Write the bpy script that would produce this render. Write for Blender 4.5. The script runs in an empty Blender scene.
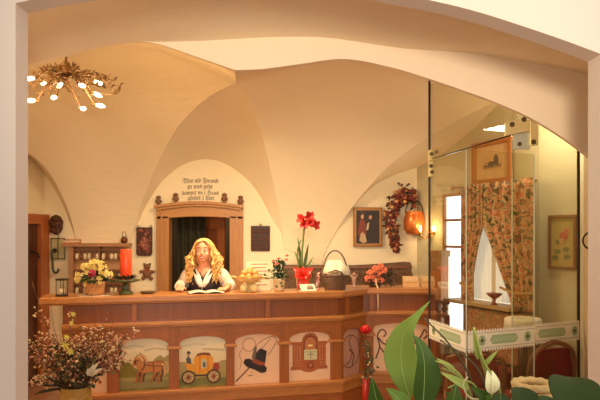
import bpy, bmesh, math, random
from mathutils import Vector, Matrix, noise
SC = bpy.context.scene
COL = SC.collection
PI = math.pi
CAM_Z = 1.63
HOR = 235.0
F = 600.0
def P(px, py, Y):
    """point at depth Y (metres from the lens) that the photograph shows at px, py"""
    return Vector(((px-300)/F*Y, Y, CAM_Z+(HOR-py)/F*Y))
def lerp(a, b, t): return a+(b-a)*t

# ------------------------------------------------------------------ materials
_M = {}
def _new(name):
    m = bpy.data.materials.new(name); m.use_nodes = True
    nt = m.node_tree; b = nt.nodes['Principled BSDF']
    return m, nt, b
def lin(c):
    return tuple((x/12.92 if x <= .04045 else ((x+.055)/1.055)**2.4) for x in c)
def rgb(r, g, b): return lin((r/255, g/255, b/255))
def paint(name, c, rough=.6, metal=0, var=.12, scale=14, bump=.0, emit=None, es=0, spec=None, coat=0, trans=0, sss=0):
    """plain coloured material with a little procedural mottling"""
    if name in _M: return _M[name]
    m, nt, b = _new(name)
    tc = nt.nodes.new('ShaderNodeTexCoord'); nz = nt.nodes.new('ShaderNodeTexNoise')
    nz.inputs['Scale'].default_value = scale; nz.inputs['Detail'].default_value = 4
    nt.links.new(tc.outputs['Object'], nz.inputs['Vector'])
    mx = nt.nodes.new('ShaderNodeMix'); mx.data_type = 'RGBA'
    mx.inputs[6].default_value = (*[x*(1-var) for x in c], 1)
    mx.inputs[7].default_value = (*[min(1, x*(1+var)) for x in c], 1)
    nt.links.new(nz.outputs['Fac'], mx.inputs[0]); nt.links.new(mx.outputs[2], b.inputs['Base Color'])
    b.inputs['Roughness'].default_value = rough; b.inputs['Metallic'].default_value = metal
    if spec is not None: b.inputs['Specular IOR Level'].default_value = spec
    if coat: b.inputs['Coat Weight'].default_value = coat
    if trans: b.inputs['Transmission Weight'].default_value = trans
    if sss:
        b.inputs['Subsurface Weight'].default_value = sss; b.inputs['Subsurface Radius'].default_value = (.02, .008, .004)
    if emit:
        b.inputs['Emission Color'].default_value = (*emit, 1); b.inputs['Emission Strength'].default_value = es
    if bump:
        bp = nt.nodes.new('ShaderNodeBump'); bp.inputs['Strength'].default_value = bump; bp.inputs['Distance'].default_value = .01
        nt.links.new(nz.outputs['Fac'], bp.inputs['Height']); nt.links.new(bp.outputs['Normal'], b.inputs['Normal'])
    _M[name] = m
    return m
def plaster(name, c, bump=.35, var=.06, scale=1.6):
    if name in _M: return _M[name]
    m, nt, b = _new(name)
    tc = nt.nodes.new('ShaderNodeTexCoord')
    n1 = nt.nodes.new('ShaderNodeTexNoise'); n1.inputs['Scale'].default_value = scale; n1.inputs['Detail'].default_value = 5
    mp = nt.nodes.new('ShaderNodeMapping'); mp.inputs['Scale'].default_value = (2.2, 2.2, 9)
    n2 = nt.nodes.new('ShaderNodeTexNoise'); n2.inputs['Scale'].default_value = 2.4; n2.inputs['Detail'].default_value = 6; n2.inputs['Roughness'].default_value = .55
    nt.links.new(tc.outputs['Object'], n1.inputs['Vector']); nt.links.new(tc.outputs['Object'], mp.inputs['Vector']); nt.links.new(mp.outputs[0], n2.inputs['Vector'])
    mx = nt.nodes.new('ShaderNodeMix'); mx.data_type = 'RGBA'
    mx.inputs[6].default_value = (*[x*(1-var) for x in c], 1); mx.inputs[7].default_value = (*[min(1, x*(1+var)) for x in c], 1)
    nt.links.new(n1.outputs['Fac'], mx.inputs[0]); nt.links.new(mx.outputs[2], b.inputs['Base Color'])
    b.inputs['Roughness'].default_value = .85; b.inputs['Specular IOR Level'].default_value = .2
    bp = nt.nodes.new('ShaderNodeBump'); bp.inputs['Strength'].default_value = bump; bp.inputs['Distance'].default_value = .02
    nt.links.new(n2.outputs['Fac'], bp.inputs['Height']); nt.links.new(bp.outputs['Normal'], b.inputs['Normal'])
    _M[name] = m
    return m
def wood(name, c, dark=.72, rough=.38, axis='x', scale=1.0, coat=.25):
    """varnished wood, grain running along the given object axis"""
    if name in _M: return _M[name]
    m, nt, b = _new(name)
    tc = nt.nodes.new('ShaderNodeTexCoord'); mp = nt.nodes.new('ShaderNodeMapping')
    s = {'x': (1.2, 18, 18), 'y': (18, 1.2, 18), 'z': (18, 18, 1.2)}[axis]
    mp.inputs['Scale'].default_value = tuple(v*scale for v in s)
    nz = nt.nodes.new('ShaderNodeTexNoise'); nz.inputs['Scale'].default_value = 1.8; nz.inputs['Detail'].default_value = 6; nz.inputs['Distortion'].default_value = .6
    nt.links.new(tc.outputs['Object'], mp.inputs['Vector']); nt.links.new(mp.outputs[0], nz.inputs['Vector'])
    rp = nt.nodes.new('ShaderNodeValToRGB')
    rp.color_ramp.elements[0].position = .3; rp.color_ramp.elements[1].position = .7
    rp.color_ramp.elements[0].color = (*[x*dark for x in c], 1); rp.color_ramp.elements[1].color = (*c, 1)
    nt.links.new(nz.outputs['Fac'], rp.inputs[0]); nt.links.new(rp.outputs[0], b.inputs['Base Color'])
    b.inputs['Roughness'].default_value = rough; b.inputs['Coat Weight'].default_value = coat; b.inputs['Coat Roughness'].default_value = .25
    _M[name] = m
    return m
def blotch(name, cols, scale=20, rough=.8, detail=3, dist=1.5, bump=0):
    """several colours in patches (printed cloth, carving, weave)"""
    if name in _M: return _M[name]
    m, nt, b = _new(name)
    tc = nt.nodes.new('ShaderNodeTexCoord'); nz = nt.nodes.new('ShaderNodeTexNoise')
    nz.inputs['Scale'].default_value = scale; nz.inputs['Detail'].default_value = detail; nz.inputs['Distortion'].default_value = dist
    nt.links.new(tc.outputs['Object'], nz.inputs['Vector'])
    rp = nt.nodes.new('ShaderNodeValToRGB'); cr = rp.color_ramp; cr.interpolation = 'LINEAR'
    n = len(cols)
    cr.elements[0].position = .3; cr.elements[0].color = (*cols[0], 1)
    cr.elements[1].position = .7; cr.elements[1].color = (*cols[-1], 1)
    for i in range(1, n-1):
        e = cr.elements.new(.3+.4*i/(n-1)); e.color = (*cols[i], 1)
    nt.links.new(nz.outputs['Fac'], rp.inputs[0]); nt.links.new(rp.outputs[0], b.inputs['Base Color'])
    b.inputs['Roughness'].default_value = rough
    if bump:
        bp = nt.nodes.new('ShaderNodeBump'); bp.inputs['Strength'].default_value = bump; bp.inputs['Distance'].default_value = .01
        nt.links.new(nz.outputs['Fac'], bp.inputs['Height']); nt.links.new(bp.outputs['Normal'], b.inputs['Normal'])
    _M[name] = m
    return m
def glass(name, tint=(.93, .94, .86), refl=1.0):
    if name in _M: return _M[name]
    m = bpy.data.materials.new(name); m.use_nodes = True; nt = m.node_tree; nt.nodes.clear()
    out = nt.nodes.new('ShaderNodeOutputMaterial'); tr = nt.nodes.new('ShaderNodeBsdfTransparent'); gl = nt.nodes.new('ShaderNodeBsdfGlossy')
    tr.inputs[0].default_value = (*tint, 1); gl.inputs['Roughness'].default_value = .01
    lw = nt.nodes.new('ShaderNodeLayerWeight'); lw.inputs[0].default_value = .5
    pw = nt.nodes.new('ShaderNodeMath'); pw.operation = 'POWER'; pw.inputs[1].default_value = 4; nt.links.new(lw.outputs['Facing'], pw.inputs[0])
    mu = nt.nodes.new('ShaderNodeMath'); mu.operation = 'MULTIPLY_ADD'; mu.inputs[1].default_value = .85*refl; mu.inputs[2].default_value = .045*refl; nt.links.new(pw.outputs[0], mu.inputs[0])
    mx = nt.nodes.new('ShaderNodeMixShader')
    nt.links.new(mu.outputs[0], mx.inputs[0]); nt.links.new(tr.outputs[0], mx.inputs[1]); nt.links.new(gl.outputs[0], mx.inputs[2])
    nt.links.new(mx.outputs[0], out.inputs[0])
    _M[name] = m
    return m

# ------------------------------------------------------------------ mesh builder
class MB:
    def __init__(s, M=None):
        s.bm = bmesh.new(); s.mats = []; s.M = M or Matrix.Identity(4); s.mi = 0; s.sm = False
    def use(s, m, smooth=None):
        if m not in s.mats: s.mats.append(m)
        s.mi = s.mats.index(m)
        if smooth is not None: s.sm = smooth
        return s
    def v(s, p): return s.bm.verts.new(s.M @ Vector(p))
    def f(s, vs, smooth=None):
        try: fc = s.bm.faces.new(vs)
        except ValueError: return None
        fc.material_index = s.mi; fc.smooth = s.sm if smooth is None else smooth
        return fc
    def box(s, lo, hi, bev=0):
        (x0, y0, z0), (x1, y1, z1) = lo, hi
        vs = [s.v(p) for p in ((x0,y0,z0),(x1,y0,z0),(x1,y1,z0),(x0,y1,z0),(x0,y0,z1),(x1,y0,z1),(x1,y1,z1),(x0,y1,z1))]
        fs = [s.f([vs[i] for i in q], False) for q in ((3,2,1,0),(4,5,6,7),(0,1,5,4),(1,2,6,5),(2,3,7,6),(3,0,4,7))]
        if bev:
            es = list({e for f in fs for e in f.edges})
            r = bmesh.ops.bevel(s.bm, geom=es, offset=bev, segments=2, affect='EDGES', profile=.6)
            for f in r['faces']: f.material_index = s.mi
        return s
    def cbox(s, c, size, bev=0):
        return s.box([c[i]-size[i]/2 for i in range(3)], [c[i]+size[i]/2 for i in range(3)], bev)
    def prism(s, pts, vec):
        """polygon pts (3D, planar, may be concave) extruded by vec"""
        vec = Vector(vec)
        a = [s.v(p) for p in pts]; b = [s.v(Vector(p)+vec) for p in pts]
        n = len(pts)
        s.f(a, False); s.f(b[::-1], False)
        for i in range(n): s.f([a[i], b[i], b[(i+1) % n], a[(i+1) % n]], False)
        return s
    def ring_tube(s, pts, rad, seg=8, cap=True, closed=False):
        pts = [Vector(p) for p in pts]; n = len(pts)
        if not hasattr(rad, '__len__'): rad = [rad]*n
        rings = []; up = None
        for i, p in enumerate(pts):
            if closed: d = pts[(i+1) % n]-pts[i-1]
            else: d = (pts[min(i+1, n-1)]-pts[max(i-1, 0)])
            if d.length < 1e-9: d = Vector((0,0,1))
            d.normalize()
            if up is None:
                up = Vector((0,0,1)) if abs(d.z) < .9 else Vector((1,0,0))
            a = d.cross(up)
            if a.length < 1e-4: a = d.orthogonal()
            a.normalize(); b = a.cross(d).normalized(); up = b
            rings.append([s.v(p+(a*math.cos(t)+b*math.sin(t))*rad[i]) for t in [2*PI*k/seg for k in range(seg)]])
        m = n if closed else n-1
        for i in range(m):
            r0, r1 = rings[i], rings[(i+1) % n]
            for k in range(seg): s.f([r0[k], r0[(k+1) % seg], r1[(k+1) % seg], r1[k]], True)
        if cap and not closed: s.f(rings[0][::-1], False); s.f(rings[-1], False)
        return s
    def cyl(s, a, b, r, r2=None, seg=12): return s.ring_tube([a, b], [r, r if r2 is None else r2], seg)
    def lathe(s, prof, c=(0,0,0), seg=20, M=None, cap=True, smooth=True):
        """prof: (radius, z) from bottom to top about the local z axis at c"""
        c = Vector(c); rings = []
        for r, z in prof:
            rings.append([s.v((M or Matrix.Identity(3)) @ Vector((max(r, 1e-4)*math.cos(2*PI*k/seg), max(r, 1e-4)*math.sin(2*PI*k/seg), z)) + c) for k in range(seg)])
        for i in range(len(rings)-1):
            for k in range(seg): s.f([rings[i][k], rings[i][(k+1) % seg], rings[i+1][(k+1) % seg], rings[i+1][k]], smooth)
        if cap: s.f(rings[0][::-1], False); s.f(rings[-1], False)
        return s
    def ball(s, c, r, seg=12, rings=8, R=None):
        if not hasattr(r, '__len__'): r = (r, r, r)
        c = Vector(c); R = R or Matrix.Identity(3)
        g = []
        for i in range(1, rings):
            a = PI*i/rings
            g.append([s.v(R @ Vector((r[0]*math.sin(a)*math.cos(2*PI*k/seg), r[1]*math.sin(a)*math.sin(2*PI*k/seg), -r[2]*math.cos(a)))+c) for k in range(seg)])
        t = s.v(R @ Vector((0,0,r[2]))+c); b = s.v(R @ Vector((0,0,-r[2]))+c)
        for i in range(len(g)-1):
            for k in range(seg): s.f([g[i][k], g[i][(k+1) % seg], g[i+1][(k+1) % seg], g[i+1][k]], True)
        for k in range(seg):
            s.f([b, g[0][(k+1) % seg], g[0][k]], True); s.f([t, g[-1][k], g[-1][(k+1) % seg]], True)
        return s
    def grid(s, rows, smooth=True, flip=False):
        vs = [[s.v(p) for p in r] for r in rows]
        for i in range(len(vs)-1):
            for j in range(len(vs[0])-1):
                q = [vs[i][j], vs[i][j+1], vs[i+1][j+1], vs[i+1][j]]
                s.f(q[::-1] if flip else q, smooth)
        return s
    def leaf(s, base, tip, width, n, curl=.15, segs=7, shape=None, th=0.0, waves=0):
        """broad leaf from base to tip; n = face normal hint; folded along the mid-rib"""
        base, tip, n = Vector(base), Vector(tip), Vector(n).normalized()
        d = tip-base; L = d.length; side = d.cross(n).normalized(); n = side.cross(d).normalized()
        shape = shape or (lambda t: math.sin(PI*min(1, t**.8))**.8*(1-.15*t))
        rows = []
        for i in range(segs+1):
            t = i/segs; w = width/2*max(shape(t), .015)
            c = base+d*t+n*L*curl*math.sin(PI*t)
            wv = waves*math.sin(t*17)*w
            rows.append([c-side*w+n*(w*.35+wv), c-side*w*.5+n*w*.14, c, c+side*w*.5+n*w*.14, c+side*w+n*(w*.35-wv)])
        s.grid(rows)
        return s
    def build(s, name, parent=None, loc=None, solid=0, sub=0, bev=0, recalc=True):
        if recalc: bmesh.ops.recalc_face_normals(s.bm, faces=s.bm.faces)
        me = bpy.data.meshes.new(name); s.bm.to_mesh(me); s.bm.free()
        for m in s.mats: me.materials.append(m)
        o = bpy.data.objects.new(name, me); COL.objects.link(o)
        if loc is not None: o.location = loc
        if parent is not None: o.parent = parent
        if solid:
            q = o.modifiers.new('thickness', 'SOLIDIFY'); q.thickness = solid; q.offset = 0
        if bev:
            q = o.modifiers.new('bevel', 'BEVEL'); q.width = bev; q.segments = 2; q.limit_method = 'ANGLE'
        if sub:
            q = o.modifiers.new('subdivision', 'SUBSURF'); q.levels = sub; q.render_levels = sub
        return o
def thing(name, label, cat, loc=(0,0,0), rot=(0,0,0), group=None):
    o = bpy.data.objects.new(name, None); COL.objects.link(o); o.empty_display_size = .05
    o.location = loc; o.rotation_euler = rot if hasattr(rot, '__len__') else (0,0,rot)
    return tag(o, label, cat, group)
def tag(o, label, cat, group=None):
    o['label'] = label; o['category'] = cat
    if group: o['group'] = group
    return o
def struct(o): o['kind'] = 'structure'; return o
def dup(root, loc=None, rot=None, label=None, parent=None, scale=None):
    c = root.copy(); COL.objects.link(c)
    if parent is not None: c.parent = parent
    if loc is not None: c.location = loc
    if rot is not None: c.rotation_euler = rot
    if scale is not None: c.scale = scale
    if label: c['label'] = label
    for ch in [x for x in root.children]: dup(ch, parent=c)
    return c
def resample(pts, n):
    pts = [Vector(p) for p in pts]
    L = [0]
    for i in range(1, len(pts)): L.append(L[-1]+(pts[i]-pts[i-1]).length)
    out = []; j = 0
    for k in range(n):
        t = L[-1]*k/(n-1)
        while j < len(L)-2 and L[j+1] < t: j += 1
        u = (t-L[j])/max(L[j+1]-L[j], 1e-9)
        out.append(pts[j].lerp(pts[j+1], min(max(u, 0), 1)))
    return out
def smooth_curve(pts, n):
    """Catmull-Rom through 2D/3D pts, evenly resampled"""
    pts = [Vector(p) for p in pts]; d = []
    q = [pts[0]*2-pts[1]]+pts+[pts[-1]*2-pts[-2]]
    for i in range(1, len(q)-2):
        for k in range(10):
            t = k/10
            d.append(.5*((2*q[i])+(q[i+1]-q[i-1])*t+(2*q[i-1]-5*q[i]+4*q[i+1]-q[i+2])*t*t+(3*q[i]-q[i-1]-3*q[i+1]+q[i+2])*t**3))
    d.append(pts[-1])
    return resample(d, n)
def spline3(pts, n): return smooth_curve(pts, n)
# ------------------------------------------------------------------ camera
cd = bpy.data.cameras.new('camera'); cam = bpy.data.objects.new('camera', cd); COL.objects.link(cam)
cam.location = (0, 0, CAM_Z); cam.rotation_euler = (PI/2, 0, 0)
cd.sensor_width = 36; cd.lens = 36*F/600; cd.shift_y = (HOR-200)/600; cd.clip_start = .05
SC.camera = cam
SC.view_settings.view_transform = 'Standard'; SC.view_settings.look = 'None'; SC.view_settings.gamma = 1
SC.view_settings.use_curve_mapping = False; SC.view_settings.exposure = .13

# ------------------------------------------------------------------ room shell
CREAM = plaster('cream plaster', (.88, .73, .50))
WALLP = plaster('wall plaster', (.92, .80, .56), bump=.12, var=.03)
OUTER = plaster('pale outer plaster', (.69, .595, .50), bump=.08, var=.03)
JAMB = plaster('jamb plaster', (.79, .69, .58), bump=.08, var=.03)
OLIVE = plaster('olive plaster', (.62, .56, .36), bump=.15, var=.08, scale=4)
WB = 6.8
def barrel(Y):
    return 2.95 if Y <= 4.3 else 1.5+1.45*math.sqrt(max(0, 1-((Y-4.3)/2.5)**2))
def on_barrel(px, py):
    lo, hi = 3.2, WB
    g = lambda Y: CAM_Z+(HOR-py)/F*Y-barrel(Y)
    if g(lo) > 0: return P(px, py, lo)
    for _ in range(40):
        m = (lo+hi)/2
        if g(m) < 0: lo = m
        else: hi = m
    return P(px, py, min(hi, WB-.012))
def px2(l): return [Vector((a, b)) for a, b in l]
N = 40
# the second arch (deeper wall), both edges traced at its own plane
YB = 3.2
humpL = px2([(-60, 92), (0, 74), (28, 65), (60, 56), (100, 45.5), (133, 41), (160, 44.5), (200, 58), (235, 70)])
humpR = px2([(235, 70), (262, 69), (300, 64), (345, 59), (390, 67), (430, 79), (465, 91), (500, 104), (540, 123), (588, 156), (640, 205)])
topT = px2([(-60, 92), (0, 74), (28, 65), (60, 56), (100, 45.5), (133, 41), (160, 42), (200, 41), (235, 39), (280, 37), (330, 38), (400, 48), (470, 53), (520, 61), (565, 69), (640, 86)])
def at(pts, Y): return [P(p.x, p.y, Y) for p in pts]
hL = at(smooth_curve(humpL, N), YB); hR = at(smooth_curve(humpR, N), YB)
tT = at(smooth_curve(topT, 80), YB)
# B: the face between the passage vault and the arch edge
mb = MB().use(plaster('warm arch plaster', (.90, .74, .54), bump=.1, var=.03))
edge = [P(p.x, p.y, YB) for p in smooth_curve(humpL, 60)][:-1]+[P(p.x, p.y, YB) for p in smooth_curve(humpR, 60)]
def z_at(curve, x):
    for a, b in zip(curve, curve[1:]):
        if a.x <= x <= b.x: return lerp(a.z, b.z, (x-a.x)/max(b.x-a.x, 1e-9))
    return curve[-1].z if x > curve[-1].x else curve[0].z
rows = [[], []]
for p in edge:
    rows[0].append(p); rows[1].append(Vector((p.x, YB, max(p.z, z_at(tT, p.x)+.0))))
mb.grid(rows, smooth=False)
mb.grid([[p for p in edge], [p+Vector((0, .03, .0)) for p in edge]], smooth=False)
struct(mb.build('wall_arch'))

# A: the near wall with the big opening
YA0, YA1 = 2.40, 2.51
arcA = px2([(28, 13.3), (60, 6.5), (100, 0), (150, -7), (200, -11), (245, -12.5), (290, -10.5), (340, -5), (400, 6), (438, 13.5), (478, 24), (533, 42), (560, 51.5), (588, 62)])
back = at(smooth_curve(arcA, 48), YA1)
xl, xr = back[0].x, back[-1].x
back = [Vector((xl, YA1, -.02)), Vector((xl, YA1, .8))]+back+[Vector((xr, YA1, .8)), Vector((xr, YA1, -.02))]
front = [Vector((p.x, YA0, p.z)) for p in back]
mb = MB().use(OUTER)
mb.grid([front, back], smooth=False)
def outer_ring(pts, Y):
    out = []
    for p in pts:
        x = -2.6 if p.x <= xl+1e-6 else (2.6 if p.x >= xr-1e-6 else None)
        if x is None: out.append(Vector((p.x, Y, 3.3)))
        else: out.append(Vector((x, Y, p.z)))
    return out
def ringface(pts, Y):
    vs = outer_ring(pts, Y)
    mb.grid([pts, vs], smooth=False)
    iL = max(i for i, p in enumerate(pts) if p.x <= xl+1e-6); iR = min(i for i, p in enumerate(pts) if p.x >= xr-1e-6)
    for i, j, sx in ((iL, iL+1, -2.6), (iR, iR-1, 2.6)):
        mb.f([mb.v((sx, Y, pts[i].z)), mb.v((sx, Y, 3.3)), mb.v((pts[j].x, Y, 3.3))], False)
ringface(front, YA0); ringface(back, YA1)
struct(mb.build('wall_front', recalc=False))

# ceiling between the two arches: a shallow vault
mb = MB().use(CREAM, True)
bk = at(smooth_curve(arcA, 80), YA1)
ext = [P(p.x, p.y, YA1)+Vector((0, 0, .02)) for p in smooth_curve(arcA, 80)]
w = []
for i in range(80):
    t = i/79; a = Vector(((t*2-1)*2.1, YA1, 0)); a.z = z_at(ext, a.x)
    if a.x < ext[0].x: a.z = ext[0].z-(ext[0].x-a.x)*.25
    if a.x > ext[-1].x: a.z = ext[-1].z-(a.x-ext[-1].x)*.35
    b = tT[0].lerp(tT[-1], 0); b = Vector((lerp(tT[0].x-.3, tT[-1].x+.3, t), YB, 0)); b.z = z_at(tT, b.x)
    w.append((a, b))
rows = []
for k in range(13):
    u = k/12
    rows.append([a.lerp(b, u)+Vector((0, 0, .045*math.sin(PI*u))) for a, b in w])
mb.grid(rows)
# ---- vault over the reception
groC = px2([(129, 248), (133, 232), (140, 207), (150, 182), (160, 158), (175, 131), (188, 115), (202, 102), (218, 91), (236, 83)])
groC2 = px2([(284, 248), (282, 228), (277, 200), (270, 166), (263, 138), (257, 118), (250, 101), (243, 90), (236, 83)])
groR = px2([(321, 266), (325, 252), (337, 230), (348, 213), (362, 195), (383, 171), (405, 153), (428, 138), (460, 119), (500, 100)])
groL = px2([(76.5, 248), (75, 235), (71, 219), (64, 200), (54, 180), (44, 166), (28, 152), (0, 136), (-60, 118)])
def coons(bot, top, left, right, n=N, bulge=0):
    rows = []
    for i in range(n):
        v = i/(n-1); r = []
        for j in range(n):
            u = j/(n-1)
            bz = Vector((0, 0, bulge*math.sin(PI*u)**.9*max(0, math.sin(PI*v**1.8))))
            r.append(bz+bot[j]*(1-v)+top[j]*v+left[i]*(1-u)+right[i]*u-(bot[0]*(1-u)*(1-v)+bot[-1]*u*(1-v)+top[0]*(1-u)*v+top[-1]*u*v))
        rows.append(r)
    return rows
G1 = [on_barrel(p.x, p.y) for p in smooth_curve(groC, 40)]
G2 = [on_barrel(p.x, p.y) for p in smooth_curve(groC2, 40)]
G3 = [on_barrel(p.x, p.y) for p in smooth_curve(groR, 40)]
G4 = [on_barrel(p.x, p.y) for p in smooth_curve(groL, 40)]
peak = (G1[-1]+G2[-1])/2; G1[-1] = G2[-1] = peak
mid = P(235, 70, YB)
ridge = [peak.lerp(mid, t/8) for t in range(9)]
left = resample(G4+[P(-60, 92, YB)], N); right = resample(G1+ridge[1:], N)
CE = coons(resample([G4[0], G1[0]], N), hL, left, right, bulge=.28); mb.grid(CE)
hR2 = [p for p in at(smooth_curve(humpR[:9], N), YB)]
left = resample(G2+ridge[1:], N); right = resample(G3+[P(540, 123, YB)], N)
mb.grid(coons(resample([G2[0], G3[0]], N), hR2, left, right, bulge=.12))
# severies cut into the vault, down to the lunettes on the back wall
lunC = px2([(129.5, 248), (135.5, 236), (142, 217), (151, 199), (163, 182), (178, 169), (192, 162.5), (206, 160.5), (220, 163), (235, 171.5), (250, 185), (262, 203), (271, 223), (280, 240), (283.5, 248)])
lc = at(smooth_curve(lunC, N*2-1), WB+.03)
gc = resample(G1, N)+resample(G2, N)[::-1][1:]
def loft(a, b, n=14, sag=.0):
    rows = []
    for k in range(n+1):
        u = k/n; rows.append([p.lerp(q, u)+Vector((0, 0, sag*math.sin(PI*u)*min(1, (p-q).length))) for p, q in zip(a, b)])
    return rows
mb.grid(loft(gc, lc, sag=.07))
lunL = px2([(76, 248), (73, 236), (68, 221), (61, 203), (51, 184), (42, 172), (28, 159), (0, 146), (-60, 140)])
mb.grid(loft(resample(G4, N), at(smooth_curve(lunL, N), WB+.03), sag=.02))
lunR = at(smooth_curve(px2([(321.5, 266), (327.5, 252), (340, 229), (349, 214), (361, 199), (372, 188), (384, 180), (400, 173.5), (417, 168.5)]), 26), WB+.03)
# corner and the slanting window wall
CX, CY = P(417, 200, WB).x, WB
def wallR(t):
    """point on the window wall, t metres from the corner"""
    d = Vector((.43, -1, 0)).normalized(); return Vector((CX, CY, 0))+d*t
WRL = (Vector((2.05, 5.125, 0))-Vector((CX, CY, 0))).length
def wallR_px(px):
    # t where the wall passes that column
    lo, hi = 0, 3.2
    for _ in range(40):
        m = (lo+hi)/2; p = wallR(m)
        if 300+p.x/p.y*F < px: lo = m
        else: hi = m
    return lo
def PR(px, py, off=0):
    p = wallR(wallR_px(px)); n = Vector((-1, -.43, 0)).normalized()
    p = P(px, py, p.y); return p+n*off
tail = [PR(px, py) for px, py in ((432, 160), (450, 148), (470, 132), (500, 103), (530, 88))]
lr = resample(lunR+tail, N)
mb.grid(loft(resample(G3, N), lr, sag=.03))
CEIL = struct(mb.build('ceiling', recalc=False))
bpy.context.view_layer.update()
def ceil_z(x, y):
    h = CEIL.ray_cast(Vector((x, y, 1.9)), Vector((0, 0, 1))); return h[1].z if h[0] else 2.8

def quadwall(name, a, b, z0, z1, mat, th=.12, n=1):
    """vertical wall from a to b (xy), thickness to the left of a->b"""
    a, b = Vector((*a, 0)), Vector((*b, 0)); d = (b-a).normalized(); nn = Vector((-d.y, d.x, 0))*th
    m = MB().use(mat); m.prism([a+Vector((0,0,z0)), b+Vector((0,0,z0)), b+nn+Vector((0,0,z0)), a+nn+Vector((0,0,z0))], (0, 0, z1-z0))
    return struct(m.build(name))
LX = P(46, 200, WB).x
# back wall, with a doorway through it behind the desk
DL, DR = P(168.5, 200, WB).x, P(231.5, 200, WB).x; DZ = P(200, 215.5, WB).z
m = MB().use(WALLP)
for x0, x1, z0, z1 in ((LX-.5, DL, 0, 2.95), (DR, CX+.1, 0, 2.95), (DL, DR, DZ, 2.95)):
    m.box((x0, WB, z0), (x1, WB+.18, z1))
struct(m.build('wall_back'))
# room behind the doorway
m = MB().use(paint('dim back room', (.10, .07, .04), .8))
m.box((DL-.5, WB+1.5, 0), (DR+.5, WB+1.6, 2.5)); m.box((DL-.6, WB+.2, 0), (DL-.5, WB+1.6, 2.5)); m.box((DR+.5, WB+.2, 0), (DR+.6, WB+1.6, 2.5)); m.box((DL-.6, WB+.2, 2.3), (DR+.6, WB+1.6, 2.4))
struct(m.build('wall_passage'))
quadwall('wall_left', (LX-.02, WB), (LX-.35, WB-1.6), 0, 2.95, WALLP, -.1)
quadwall('wall_left_near', (-2.9, 5.2), (-2.6, 2.5), 0, 2.95, WALLP, -.1)
quadwall('wall_right', (CX, CY), tuple(wallR(WRL))[:2], 0, 2.95, OLIVE, .12)
quadwall('wall_right_side', (2.05, 5.125), (2.62, 4.42), 0, 2.95, OLIVE, .12)
quadwall('wall_right_jamb', (2.06, 4.36), (1.66, 3.3), 0, 2.6, plaster('beige jamb', (.72, .55, .33), bump=.5, var=.15, scale=9), .1)
quadwall('wall_right_outer', (2.62, 4.42), (2.2, 2.5), 0, 2.95, WALLP, .1)
# floor: terracotta tiles
m, nt, b = _new('terracotta floor'); bt = nt.nodes.new('ShaderNodeTexBrick'); tc = nt.nodes.new('ShaderNodeTexCoord')
nt.links.new(tc.outputs['Object'], bt.inputs['Vector']); bt.offset = 0; bt.inputs['Scale'].default_value = 3.2; bt.inputs['Brick Width'].default_value = 1; bt.inputs['Row Height'].default_value = 1; bt.inputs['Mortar Size'].default_value = .012
bt.inputs['Color1'].default_value = (.30, .13, .07, 1); bt.inputs['Color2'].default_value = (.36, .17, .09, 1); bt.inputs['Mortar'].default_value = (.3, .25, .2, 1)
nt.links.new(bt.outputs[0], b.inputs['Base Color']); b.inputs['Roughness'].default_value = .4
mm = MB().use(m); mm.box((-4, -1.5, -.1), (4, 8.6, 0)); struct(mm.build('floor'))
# ------------------------------------------------------------------ wood and colours
WOODX = wood('counter wood grain along', rgb(176, 102, 46), axis='x')
WOODZ = wood('counter wood grain upright', rgb(170, 98, 43), axis='z')
WTOP = wood('counter top wood', rgb(198, 130, 66), dark=.8, axis='x', coat=.6)
WDARK = wood('counter recess wood', rgb(150, 84, 40), axis='z')
def F3(px, Y, z): return Vector(((px-300)/F*Y, Y, z))

# ------------------------------------------------------------------ reception counter: three runs along a bent line
class Seg:
    """local frame of one run: s along the front, d outwards (to the guest side), z up"""
    def __init__(q, a, b):
        q.a = Vector((a[0], a[1], 0)); q.b = Vector((b[0], b[1], 0)); q.u = (q.b-q.a).normalized(); q.L = (q.b-q.a).length
        q.n = Vector((q.u.y, -q.u.x, 0))
        q.M = Matrix((( q.u.x, q.n.x, 0, q.a.x), (q.u.y, q.n.y, 0, q.a.y), (0, 0, 1, 0), (0, 0, 0, 1)))
    def s(q, px, d=0):
        o = q.a+q.n*d; k = (px-300)/F       # solve (o+u*s).x = k*(o+u*s).y
        return (k*o.y-o.x)/(q.u.x-k*q.u.y)
    def w(q, s, d, z): return q.M @ Vector((s, d, z))
    def z(q, px, py, d=0):
        p = q.w(q.s(px, d), d, 0); return CAM_Z+(HOR-py)/F*p.y
S1 = Seg((F3(39, 4.75, 0).x, 4.75), (F3(341, 5.35, 0).x, 5.35))
S2 = Seg((F3(341, 5.35, 0).x, 5.35), (F3(366, 5.66, 0).x, 5.66))
S3 = Seg((F3(366, 5.66, 0).x, 5.66), (F3(436, 5.66, 0).x, 5.66))
TOPZ = 1.13
counter = thing('reception_counter', 'long wooden reception counter with arched painted panels, bent at the right end', 'counter', (0, 0, 0))
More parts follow.
